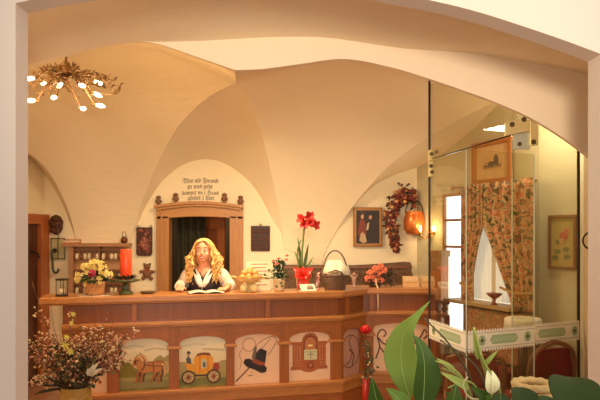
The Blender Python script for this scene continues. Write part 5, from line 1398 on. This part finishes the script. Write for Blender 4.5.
mb = MB().use(GL); pane(mb, G0, GT, ZD+.006, 2.74, None, 2.50); mb.build('glass_pane', tr)
mb = MB().use(EDGED); d_ = (GT-G0); mb.ring_tube([G0+Vector((0,0,ZD+.004)), GT+Vector((0,0,ZD+.004))], .004, 6); mb.build('lower_edge', tr)
door_ = thing('glass_door', 'frameless glass door leaf with an ornamental band across it', 'door', (0,0,0))
A534 = along(G1_, G2_, 534); A516 = along(G1_, G2_, 516)
back_n = Vector((-(G2_-G1_).y, (G2_-G1_).x, 0)).normalized()*.035
mb = MB().use(GL); pane(mb, G1_, A534, .02, ZD); mb.build('glass_pane', door_)
mb = MB().use(EDGE); strip_edge(mb, A534, .02, ZD, .0035); mb.build('glass_edge', door_)
fixed = thing('glass_fixed_panel', 'tall fixed glass panel right of the door leaf, ending at the beige wall edge', 'glass panel', (0,0,0))
A516b, G2b = A516+back_n, G2_+back_n
mb = MB().use(GL); pane(mb, A516b, G2b, .02, 2.5); mb.build('glass_pane', fixed)
mb = MB().use(EDGE); strip_edge(mb, A516b, .02, ZD+.1, .0035); mb.build('glass_edge', fixed)
mb = MB().use(EDGED); strip_edge(mb, G2b, 0, 2.5, .008); mb.build('edge_channel', fixed)
# ornamental band
BW, BG, BD = paint('band white', rgb(240,236,216), .6), paint('band green', rgb(166,190,146), .6, var=.15, scale=80), paint('band dark', rgb(88,84,60), .6)
def band(parent, a, b, motifs, off=.009):
    d = (b-a); L_ = d.length; d.normalize(); n = Vector((d.y,-d.x,0))      # towards the viewer
    z1, z0 = 1.005, .885; o = a+n*off
    MM = Matrix(((d.x,-n.x,0,o.x),(d.y,-n.y,0,o.y),(0,0,1,0),(0,0,0,1)))
    mb = MB(MM).use(BW); mb.box((0,0,z0),(L_,.002,z1))
    k = int(L_/.024)
    for i in range(k):
        x = (i+.5)*L_/k
        for zz, s in ((z1,1),(z0,-1)): mb.prism([(x-.008,0,zz),(x+.008,0,zz),(x+.005,0,zz+s*.012),(x-.005,0,zz+s*.012)], (0,.002,0))
    mb.build('ornamental_band', parent)
    zc = (z0+z1)/2
    mb = MB(MM)
    mb.use(BD)
    for zz in (z1-.012, z0+.010): mb.box((0,-.0012,zz),(L_,-.0002,zz+.0022))
    for kind, x0, x1 in motifs:
        x0, x1 = x0*L_, x1*L_
        if kind == 'c':
            mb.use(BG); mb.prism([(x0,-.001,zc),(x0+.02,-.001,zc+.03),(x1-.02,-.001,zc+.03),(x1,-.001,zc),(x1-.02,-.001,zc-.03),(x0+.02,-.001,zc-.03)], (0,.0008,0))
            mb.use(BW); 
            for j in range(int((x1-x0)/.018)): cx = x0+.02+j*.018; mb.prism([(cx,-.0022,zc+(.008 if j%2 else -.008)),(cx+.006,-.0022,zc+.012*(1 if j%2 else -1)),(cx+.01,-.0022,zc)], (0,.001,0))
        else:
            c = (x0+x1)/2; mb.use(BG); mb.prism([(c+.032*math.cos(a_),-.001,zc+.036*math.sin(a_)) for a_ in [PI/4*j for j in range(8)]], (0,.0008,0))
            mb.use(BD)
            for j in range(4): a_ = j*PI/2; mb.prism([(c+.004*math.cos(a_+1.57),-.0022,zc+.004*math.sin(a_+1.57)),(c+.028*math.cos(a_),-.0022,zc+.03*math.sin(a_)),(c-.004*math.cos(a_+1.57),-.0022,zc-.004*math.sin(a_+1.57))], (0,.001,0))
            mb.prism([(c+.012*math.cos(a_),-.0026,zc+.012*math.sin(a_)) for a_ in [PI/4*j for j in range(8)]], (0,.001,0))
    mb.build('band_pattern', parent)
Ld = (G2_-G1_).length
f = lambda a, b, px: ((along(a, b, px)-a).length)/(b-a).length
band(door_, G1_, A534, [('d', f(G1_,A534,477), f(G1_,A534,485)), ('c', f(G1_,A534,489), f(G1_,A534,517)), ('d', f(G1_,A534,522), f(G1_,A534,531))])
A534b = along(A516b, G2b, 534.5)
band(fixed, A534b, G2b, [('c', f(A534b,G2b,537), f(A534b,G2b,565)), ('d', f(A534b,G2b,569), f(A534b,G2b,578))])
band(side, G0, G1_, [('d', .1,.2), ('c', .3,.9)])
# brass patch fittings
BRS = paint('pale brass fitting', rgb(222,200,140), .3, .5); SCR = paint('screw', rgb(90,70,40), .4, .6)
def plate(parent, pts, Y, screws, name='hinge_plate'):
    mb = MB().use(BRS); q = [P(x, y, Y) for x, y in pts]; mb.prism(q, (0,.03,0)); o = mb.build(name, parent, bev=.002)
    for x, y in screws: mb = MB().use(SCR); p = P(x, y, Y); mb.cyl(p+Vector((0,-.004,0)), p+Vector((0,.004,0)), .012, seg=10); mb.build('screw', o)
ht = side
def plate_l(parent, pts, Y, screws): 
    mb = MB().use(BRS); mb.prism([P(x,y,Y)-parent.location for x,y in pts], (0,.02,0)); o = mb.build('hinge_plate', parent, bev=.002)
    for x, y in screws: mb = MB().use(SCR); p = P(x,y,Y)-parent.location; mb.cyl(p+Vector((0,-.004,0)), p+Vector((0,.004,0)), .014, seg=10); mb.build('screw', o)
plate_l(ht, [(428.5,150),(441,146.5),(441,158),(428.5,161)], 4.36, [(431.5,154),(436.5,152)])
plate_l(ht, [(428.5,161.5),(434,160.5),(434,176),(428.5,177)], 4.36, [(431,166),(432,172)])
h2 = thing('glass_pivot', 'large pale brass pivot fitting at the top corner of the glass door', 'hinge', P(520,130,3.24))
plate_l(h2, [(505.5,122),(522,118.5),(530,121),(530,131),(518,133),(505,136)]  , 3.235, [(512,124.5),(524,119.5)])
plate_l(h2, [(530,119),(538.5,124),(538.5,145),(530,146)]  , 3.24, [(533.5,142)])
mb = MB().use(paint('grey pivot plate', rgb(176,172,148), .4, .3)); mb.prism([P(x,y,3.26)-h2.location for x,y in ((514,131),(530,131),(530,149),(514,149))], (0,.015,0)); o = mb.build('pivot_block', h2)
mb = MB().use(SCR); p = P(519.5,144,3.26)-h2.location; mb.cyl(p+Vector((0,-.004,0)),p+Vector((0,.004,0)),.012,seg=10); mb.build('screw', o)
t = thing('iron_hook', 'curled wrought-iron hook on the beige wall edge beside the glass', 'hook', P(588, 241, 3.95))
mb = MB().use(IRON, True); s_ = 3.95/F
mb.ring_tube(spline3([(5*s_,0,6*s_),(0*s_,-.01,8.5*s_),(-5*s_,-.02,5*s_),(-6.5*s_,-.02,0),(-4.5*s_,-.02,-5*s_),(0,-.015,-8*s_),(5*s_,0,-8*s_)],20),.006,7); mb.ring_tube(spline3([(3*s_,-.01,8*s_),(1*s_,-.015,4*s_),(4*s_,-.015,0),(5*s_,0,-3*s_)],10),.005,6); mb.build('scroll', t)
# ------------------------------------------------------------------ dried flower arrangement, front left
VY = 3.9
R = random.Random(31)
sp0 = cw(76, VY)
t = thing('plant_stool', 'low wooden stool under the dried flower arrangement', 'stool', (sp0.x, VY, 0))
mb = MB().use(DARKW, True); mb.lathe([(.17,.22),(.18,.23),(.18,.25)],(0,0,0),28); mb.build('seat', t)
for a in range(3): mb = MB().use(DARKW, True); c = Vector((math.cos(a*2.1),math.sin(a*2.1),0)); mb.cyl(c*.16, c*.11+Vector((0,0,.22)), .018, seg=10); mb.build('leg', t)
va = thing('dried_flower_vase', 'large spray of dried twigs, blossoms and dark leaves in an ochre ceramic vase, front left', 'flowers', (sp0.x, VY, .251))
zr = CAM_Z+(HOR-386)/F*VY-.251
mb = MB().use(blotch('ochre glaze', [rgb(150,112,48), rgb(196,156,80), rgb(170,132,60)], 10, .35), True)
mb.lathe([(.07,0),(.085,.02),(.105,zr*.55),(.1,zr*.85),(.092,zr-.015),(.1,zr),(.09,zr),(.08,zr*.8)],(0,0,0),28); mb.build('vase', va)
c0 = Vector((0,0,zr))
def V_(px, py, dy=0): return P(px, py, VY+dy)-va.location
TW = paint('twig brown', rgb(120,84,52), .8); 
tw = MB().use(TW, True)
bl = {n: MB().use(m_, True) for n, m_ in (('cream_blossoms', paint('dried cream', rgb(230,200,156), .8)), ('rose_blossoms', paint('dried rose', rgb(196,138,108), .8)), ('brown_seed_heads', paint('dried brown', rgb(124,78,48), .8, var=.3)))}
def spray(e, n, spread, kinds, bend=.1):
    h = c0+Vector((R.uniform(-.04,.04),R.uniform(-.04,.04),-.03)); m_ = h.lerp(e,.5)+Vector((R.uniform(-bend,bend)*.5,R.uniform(-.05,.05),R.uniform(0,bend))); sp = spline3([h,m_,e],14)
    tw.ring_tube(sp, [.004-.0002*k for k in range(14)], 4)
    for j in range(n):
        k = R.randrange(6,14); s = sp[k]; d = Vector((R.gauss(0,1),R.gauss(0,1),R.gauss(.3,1))).normalized()*R.uniform(.2,1)*spread; q = s+d
        tw.ring_tube([s, s+d*.5+Vector((0,0,.01)), q], .0018, 3)
        b_ = bl[R.choice(kinds)]; r = R.uniform(.005,.011); b_.ball(q, (r,r,r*.8), 6, 4)
        if R.random() < .5: b_.ball(q+Vector((R.uniform(-.015,.015),R.uniform(-.015,.015),R.uniform(-.015,.015))), r*.8, 5, 4)
for i in range(120):
    a = R.uniform(-1,1); px = 78+a*48+R.gauss(0,3); top_ = 322+abs(a)*14 if a > 0 else 325+abs(a)*8
    py = R.uniform(top_, 372)
    spray(V_(max(31, px), py, R.uniform(-.22,.22)), R.randint(9,17), .05, ('cream_blossoms','cream_blossoms','rose_blossoms','rose_blossoms','brown_seed_heads'))
for px, py in ((133,335),(132,331),(126,338),(118,330),(40,330),(36,316),(33,306),(72,308),(74,318),(105,322),(112,352),(30,345)):
    spray(V_(px,py,R.uniform(-.1,.1)), 12, .035, ('cream_blossoms','rose_blossoms'))
for px, py in ((32,282),(94,300),(117,306),(50,300),(108,312)):
    h = c0; e = V_(px,py); tw.ring_tube(spline3([h,h.lerp(e,.5)+Vector((.06 if px>80 else -.04,0,.03)),e],16),[.003-.00012*k for k in range(16)],4)
for px, py in ((34,378),(38,374),(43,377),(30,382),(46,381),(36,384)): spray(V_(px,py,-.1), 12, .025, ('cream_blossoms',))
tw.build('twigs', va)
for n, b_ in bl.items(): b_.build(n, va)['kind'] = 'stuff'
mb = MB().use(paint('dusky leaves', rgb(58,60,36), .7, var=.4), True); mg_ = MB().use(paint('olive grass leaves', rgb(104,104,58), .7, var=.3), True)
for i in range(230):
    a = R.gauss(0,1); px = 76+a*15; py = R.uniform(352, 388)-abs(a)*3; q = V_(px,py,R.uniform(-.2,.1)); b_ = mb if R.random()<.75 else mg_
    b_.leaf(q, q+Vector((R.gauss(0,1),R.gauss(0,.6),R.gauss(.3,1))).normalized()*R.uniform(.03,.055), .018, (0,-1,.4), segs=4)
for i in range(16):
    e = V_(R.uniform(30,60), R.uniform(355,398), R.uniform(-.1,.1)); mb.leaf(c0.lerp(e,.3), e, .014, (0,-1,.3), .25, 7)
mb.build('dark_foliage', va); mg_.build('olive_foliage', va)
YL = paint('fresh yellow petals', rgb(232,224,110), .6); WLs = paint('white lily petals', rgb(226,218,188), .6)
for px, py, r, n in ((66,345,.03,(-.3,-1,.3)),(71,351,.028,(.4,-1,0)),(67,337,.022,(0,-1,.6)),(74,314,.02,(0,-1,.3)),(72,323,.018,(.3,-1,.3))):
    mb = MB().use(YL, True); c = V_(px,py,-.2); 
    for k in range(6): a = k*PI/3+.3; mb.leaf(c, c+Vector((math.cos(a)*r,-.012,math.sin(a)*r)), r*.55, n, .15, 4)
    mb.ball(c+Vector((0,-.008,0)),.007,8,6); mb.build('yellow_flower', va)
mb = MB().use(WLs, True); c = V_(90,376,-.2)
for e in ((99,362),(94,364),(103,368),(88,368)): mb.leaf(c, V_(*e,-.22), .03, (0,-1,.3), .15, 5)
mb.build('white_flower', va)
# ------------------------------------------------------------------ red flower stake before the bend of the counter
p = cw(365.5, 5.2)
t = thing('red_rose_stake', 'thin floor stand with a red rose head, trailing dry leaves and a red lower pole', 'decoration', (p.x, 5.2, 0))
zz = lambda py: CAM_Z+(HOR-py)/F*5.2
mb = MB().use(IRON, True); mb.lathe([(.11,0),(.11,.012),(.02,.02)],(0,0,0),20); mb.build('foot', t)
mb = MB().use(paint('red lacquer', rgb(178,36,26), .35, coat=.4), True); mb.lathe([(.03,.02),(.03,zz(379)),(.02,zz(378))],(0,0,0),16); mb.build('pole', t)
mb = MB().use(paint('red stem', rgb(150,60,40), .6), True); mb.cyl((0,0,zz(379)),(0,0,zz(333)),.006,seg=8); mb.build('stem', t)
mb = MB().use(paint('rose red', rgb(216,34,30), .5, var=.15), True); c = Vector((0,0,zz(329)))
mb.ball(c,(.032,.032,.036)); 
for k in range(14): a = k*2.4; mb.leaf(c+Vector((0,0,-.035)), c+Vector((math.cos(a)*.036,math.sin(a)*.036,.035-.004*k*.5)), .04, (math.cos(a),math.sin(a),.2), .3, 4)
mb.build('rose_head', t)
mb = MB().use(paint('stake leaves', rgb(92,78,44), .7, var=.3), True); me2 = MB().use(_M['dried cream'], True)
mb.ring_tube([c+Vector((-.0,0,.03)), c+Vector((-.005,0,.075))],.004,5)
for i in range(70):
    z = R.uniform(zz(382), zz(338)); x = .03*math.sin(z*14)+R.gauss(0,.014)+(.05 if z < zz(365) else 0)*R.random(); q = Vector((x,R.uniform(-.03,.03),z)); mb.leaf(q, q+Vector((R.gauss(0,1),-.5,R.gauss(-.4,1))).normalized()*.045, .022, (0,-1,.2), segs=3)
    if i % 6 == 0: me2.ball(q+Vector((0,-.02,0)),.008,6,4)
mb.build('trailing_leaves', t); me2.build('berries', t)['kind'] = 'stuff'
# ------------------------------------------------------------------ foreground plants on a console, lower right
t = thing('console_table', 'wooden console table below the foreground plants', 'table', (.62, 1.45, 0))
mb = MB().use(DARKW); mb.box((-.6,-.28,.86),(.6,.28,.90),.005); mb.build('tabletop', t)
for x in (-.56,.56):
    for y in (-.24,.24): mb = MB().use(DARKW); mb.box((x-.02,y-.02,0),(x+.02,y+.02,.86)); mb.build('leg', t)
GR = lambda n, c, r=.5: paint(n, c, r, var=.14, scale=7, spec=.22)
def big_leaf(name, parent, outline_base, tip, width, n, mat, bend, Y, Ytip=None, segs=16, shape=None, vein=True):
    b = P(*outline_base, Y)-parent.location; e = P(*tip, Ytip or Y)-parent.location
    mb = MB().use(mat, True); mb.leaf(b, e, width, n, bend, segs, shape=shape or (lambda t: (math.sin(PI*t**.75))**.75 if 0 < t < 1 else 0)); o = mb.build(name, parent, solid=.0015, sub=1)
    if vein:
        nn = Vector(n).normalized(); d = e-b; side_ = d.cross(nn).normalized(); nn = side_.cross(d).normalized(); L_ = d.length
        mb = MB().use(paint('leaf vein', rgb(140,162,84), .5), True)
        mb.ring_tube([b+d*k/12+nn*(L_*bend*math.sin(PI*k/12)+.0012) for k in range(13)], [.0022*(1-k/14) for k in range(13)], 5); mb.build('midrib', o)
    return o
def path_leaf(parent, pts, widths, n, mat, name='leaf', fold=.3):
    """leaf whose mid-rib follows a curve: pts (px, py, depth)"""
    m_ = 22; sp = spline3([P(*q)-parent.location for q in pts], m_); nn = Vector(n).normalized(); wd = [w_.x for w_ in smooth_curve([Vector((w_, i*.02, 0)) for i, w_ in enumerate(widths)], m_)]
    rows = []
    for i, c in enumerate(sp):
        d = (sp[min(i+1, m_-1)]-sp[max(i-1, 0)]).normalized(); sd_ = d.cross(nn).normalized(); w_ = max(wd[i], .0006)/2
        rows.append([c+sd_*w_*u+nn*(abs(u)**1.5*w_*fold) for u in (-1,-.7,-.35,0,.35,.7,1)])
    mb = MB().use(mat, True); mb.grid(rows); o = mb.build(name, parent, solid=.0015, sub=1)
    mb = MB().use(paint('leaf vein', rgb(140,162,84), .5), True); mb.ring_tube([c+nn*.0012 for c in sp], [.002*(1-i/(m_+2)) for i in range(m_)], 5); mb.build('midrib', o); return o
def pot(parent, r, h, mat):
    mb = MB().use(mat, True); mb.lathe([(r*.7,0),(r*.75,.01),(r,h*.93),(r*1.06,h*.94),(r*1.06,h),(r*.95,h),(r*.93,h*.9)],(0,0,0),28); mb.build('pot', parent)
    mb = MB().use(paint('soil', rgb(60,42,30), .9)); mb.lathe([(.001,h*.88),(r*.93,h*.9)],(0,0,0),24,cap=False); mb.build('soil', parent)
YP = 1.35
pl = thing('broad_leaf_plant', 'potted plant with one upright glossy light green leaf before the counter end', 'potted plant', (*cw(412, YP)[:2], .901)); pot(pl, .08, .16, paint('terracotta', rgb(170,96,60), .8))
path_leaf(pl, [(410,398,1.27),(404,380,1.25),(401,358,1.24),(403,336,1.22),(412,322,1.2),(420,312,1.19),(430,301,1.18)], [.012,.046,.066,.068,.050,.022,.009,.001], (-.3,-1,.2), GR('light green leaf', rgb(116,138,58)))
path_leaf(pl, [(422,412,1.42),(424,385,1.42),(424,362,1.42),(420,345,1.43),(412,334,1.44)], [.03,.07,.08,.068,.04,.002], (.3,-1,.2), GR('mid green leaf', rgb(62,88,28)))
big_leaf('leaf', pl, (392,415), (372,377), .05, (-.5,-1,.6), GR('deep green leaf', rgb(56,84,26)), .2, 1.3, 1.2)
big_leaf('leaf', pl, (400,420), (386,388), .05, (.3,-1,.8), GR('fresh green leaf', rgb(92,120,40)), .2, 1.25, 1.2)
big_leaf('leaf', pl, (440,420), (456,384), .06, (.3,-1,.8), _M['mid green leaf'], .15, 1.35, 1.3)
mb = MB().use(paint('stalk', rgb(96,110,54), .5), True)
for a, b_ in (((404,420),(406,398)),((418,420),(420,406)),((392,420),(392,412)),((440,430),(440,418))): mb.ring_tube([P(*a,1.33)-pl.location+Vector((0,0,-.08)), P(*a,1.32)-pl.location, P(*b_,1.27)-pl.location], .0035, 6)
mb.build('leaf_stalks', pl)
ly = thing('peace_lily', 'pale green arching shoots with an unopened white bloom, in the middle of the foreground', 'potted plant', (*cw(480, 1.5)[:2], .901)); pot(ly, .075, .15, paint('dark glazed pot', rgb(70,52,40), .4))
SHT = GR('pale shoot green', rgb(158,170,86)); DST = paint('dark stem', rgb(74,72,40), .5)
def stem(pts, r, mat, name='shoot'):
    mb = MB().use(mat, True); sp = spline3([P(x, y, Y)-ly.location for x, y, Y in pts], 22); mb.ring_tube(sp, [r*(1-.5*k/22) for k in range(22)], 8); mb.build(name, ly)
stem([(478,420,1.5),(470,378,1.45),(450,345,1.4),(424,318,1.35)], .003, DST); stem([(485,425,1.5),(488,385,1.45),(482,360,1.4),(474,328,1.35)], .0055, SHT)
stem([(476,420,1.5),(466,385,1.42),(452,368,1.38),(436,361,1.35)], .0035, SHT); stem([(474,420,1.5),(470,392,1.45),(458,376,1.42),(442,368,1.4)], .004, SHT)
stem([(480,425,1.5),(478,392,1.45),(466,381,1.42),(448,388,1.4)], .004, SHT); stem([(484,425,1.5),(486,392,1.42),(474,364,1.4),(440,340,1.38)], .003, DST)
stem([(487,430,1.5),(490,402,1.4),(470,398,1.38),(463,384,1.36),(468,377,1.35)], .003, paint('cream tendril', rgb(214,206,150), .5)); stem([(490,430,1.5),(500,392,1.42),(486,366,1.4),(480,352,1.38)], .004, SHT)
for b_, e, w_, m_ in (((478,360),(473,326),.016,SHT),((455,372),(436,358),.014,SHT),((470,390),(440,372),.02,SHT),((482,368),(498,350),.012,SHT),((470,412),(445,392),.03,_M['mid green leaf']),((500,412),(470,386),.035,_M['mid green leaf']),((475,415),(492,393),.03,_M['fresh green leaf'])):
    big_leaf('leaf', ly, b_, e, w_, (-.2,-1,.4), m_, .1, 1.42, 1.38, segs=8, vein=False)
mb = MB().use(paint('white spathe', rgb(232,228,176), .5), True); b = P(492,394,1.37)-ly.location; e = P(489,370,1.36)-ly.location
for dx in (-.004,.006): mb.leaf(b, e+Vector((dx,0,0)), .026, (dx*60,-1,.1), .18, 10)
mb.build('spathe', ly, solid=.001, sub=1)
mb = MB().use(SHT, True); mb.ring_tube([P(494,430,1.45)-ly.location, P(493,405,1.4)-ly.location, b], .003, 6); mb.ball(b.lerp(e,.5)+Vector((-.001,-.004,0)), (.003,.003,.012)); mb.build('flower_stalk', ly)
rb = thing('rubber_plant', 'dark green plant whose two rounded leaves rise at the lower right edge of the picture', 'potted plant', (*cw(545, 1.4)[:2], .901)); pot(rb, .085, .13, _M['terracotta'])
rnd = lambda t: math.sqrt(max(0, 1-(2*t-1)**2))**.9
DG = GR('dark leathery leaf', rgb(46,64,18), .5)
big_leaf('leaf', rb, (576,420), (568,377), .118, (-.1,-.8,.9), DG, .12, 1.35, 1.45, shape=rnd)
big_leaf('leaf', rb, (528,428), (519,387), .072, (.1,-.8,.8), DG, .12, 1.35, 1.42, shape=rnd)
big_leaf('leaf', rb, (545,440), (548,396), .07, (.1,-.8,.8), DG, .1, 1.3, 1.36, shape=rnd)
big_leaf('leaf', rb, (500,430), (500,393), .05, (.1,-.8,.8), DG, .1, 1.32, 1.38, shape=rnd)
mb = MB().use(_M['dark stem'], True)
for x in (576,528,545,500): mb.ring_tube([(0,0,.11), P(x,432,1.36)-rb.location+Vector((0,0,-.03)), P(x,422,1.355)-rb.location], .004, 6)
mb.build('leaf_stalks', rb)
sb = thing('straw_basket', 'straw-coloured woven basket rim between the foreground plants', 'basket', (*cw(533, 1.62)[:2], .901))
hb_ = CAM_Z+(HOR-388)/F*1.58-.901
mb = MB().use(paint('straw', rgb(214,178,112), .8, var=.25, scale=60, bump=.4), True)
for j in range(15):
    z = .008+(hb_-.01)*j/14; r = .034+.014*j/14; mb.ring_tube([(r*(1+.04*(k%2)*(1 if j%2 else -1))*math.cos(2*PI*k/24), r*(1+.04*(k%2)*(1 if j%2 else -1))*math.sin(2*PI*k/24), z) for k in range(24)], .0105, 6, closed=True)
mb.build('woven_body', sb)
mb = MB().use(_M['straw'], True); mb.ring_tube([(.05*math.cos(2*PI*k/24), .05*math.sin(2*PI*k/24), hb_+.004*(k%2)) for k in range(24)], .007, 6, closed=True); mb.build('rim', sb)
# ------------------------------------------------------------------ light
def light(name, kind, loc, energy, color, size=.1, rot=(0,0,0)):
    l = bpy.data.lights.new(name, kind); l.energy = energy; l.color = color
    if kind == 'AREA': l.size = size
    else: l.shadow_soft_size = size
    o = bpy.data.objects.new(name, l); COL.objects.link(o); o.location = loc; o.rotation_euler = rot
    return o
WARM = (1, .77, .50)
for i, p in enumerate(lights_at): light('chandelier bulb light', 'POINT', p+Vector((0,0,-.02)), 2.6, (1, .68, .32), .02)
light('sconce light', 'POINT', sc.location+Vector((-.08,-.12,.06)), 2.5, (1,.7,.35), .03)
light('reception fill', 'AREA', (-.5, 5.0, 2.62), 42, WARM, .5)  # added unseen fill that brightens the counter and back wall
light('vault uplight fill', 'AREA', (-.3, 6.1, 1.0), 4, (1, .74, .42), 1.0, (PI, 0, 0))  # added upward fill hidden by the counter, brightens the vault; no lamps modelled
sp_ = bpy.data.lights.new('hall fill spot', 'SPOT'); sp_.energy = 310; sp_.color = (1, .84, .62); sp_.spot_size = math.radians(52); sp_.spot_blend = .5; sp_.shadow_soft_size = .25  # added unseen spot, fills the interior through the front arch
so = bpy.data.objects.new('hall fill spot', sp_); COL.objects.link(so); so.location = (.15, -.6, 2.25); so.rotation_euler = (math.radians(91), 0, 0)
light('dining corner fill', 'POINT', (1.92, 4.72, 2.55), 16, (1, .84, .58), .12)  # added fill hidden behind the arch face, brightens the olive room
light('front hall fill', 'AREA', (.7, -1.3, 2.0), 15, (1, .91, .85), 2.4, (math.radians(90), 0, 0))  # added frontal fill behind the camera; there is no window here
light('back room fill', 'POINT', (P(205,200,WB).x, WB+.9, 2.0), 9, (1,.7,.4), .1)  # added unseen fill that brightens the room behind the doorway
light('left jamb fill', 'AREA', (2.9, .9, 1.7), 9, (1, .93, .88), 1.2, (math.radians(90), 0, math.radians(75)))  # added side fill that lightens the left jamb reveal; no window here
w = bpy.data.worlds.new('world'); SC.world = w; w.use_nodes = True
w.node_tree.nodes['Background'].inputs[0].default_value = (1, .90, .82, 1); w.node_tree.nodes['Background'].inputs[1].default_value = .8
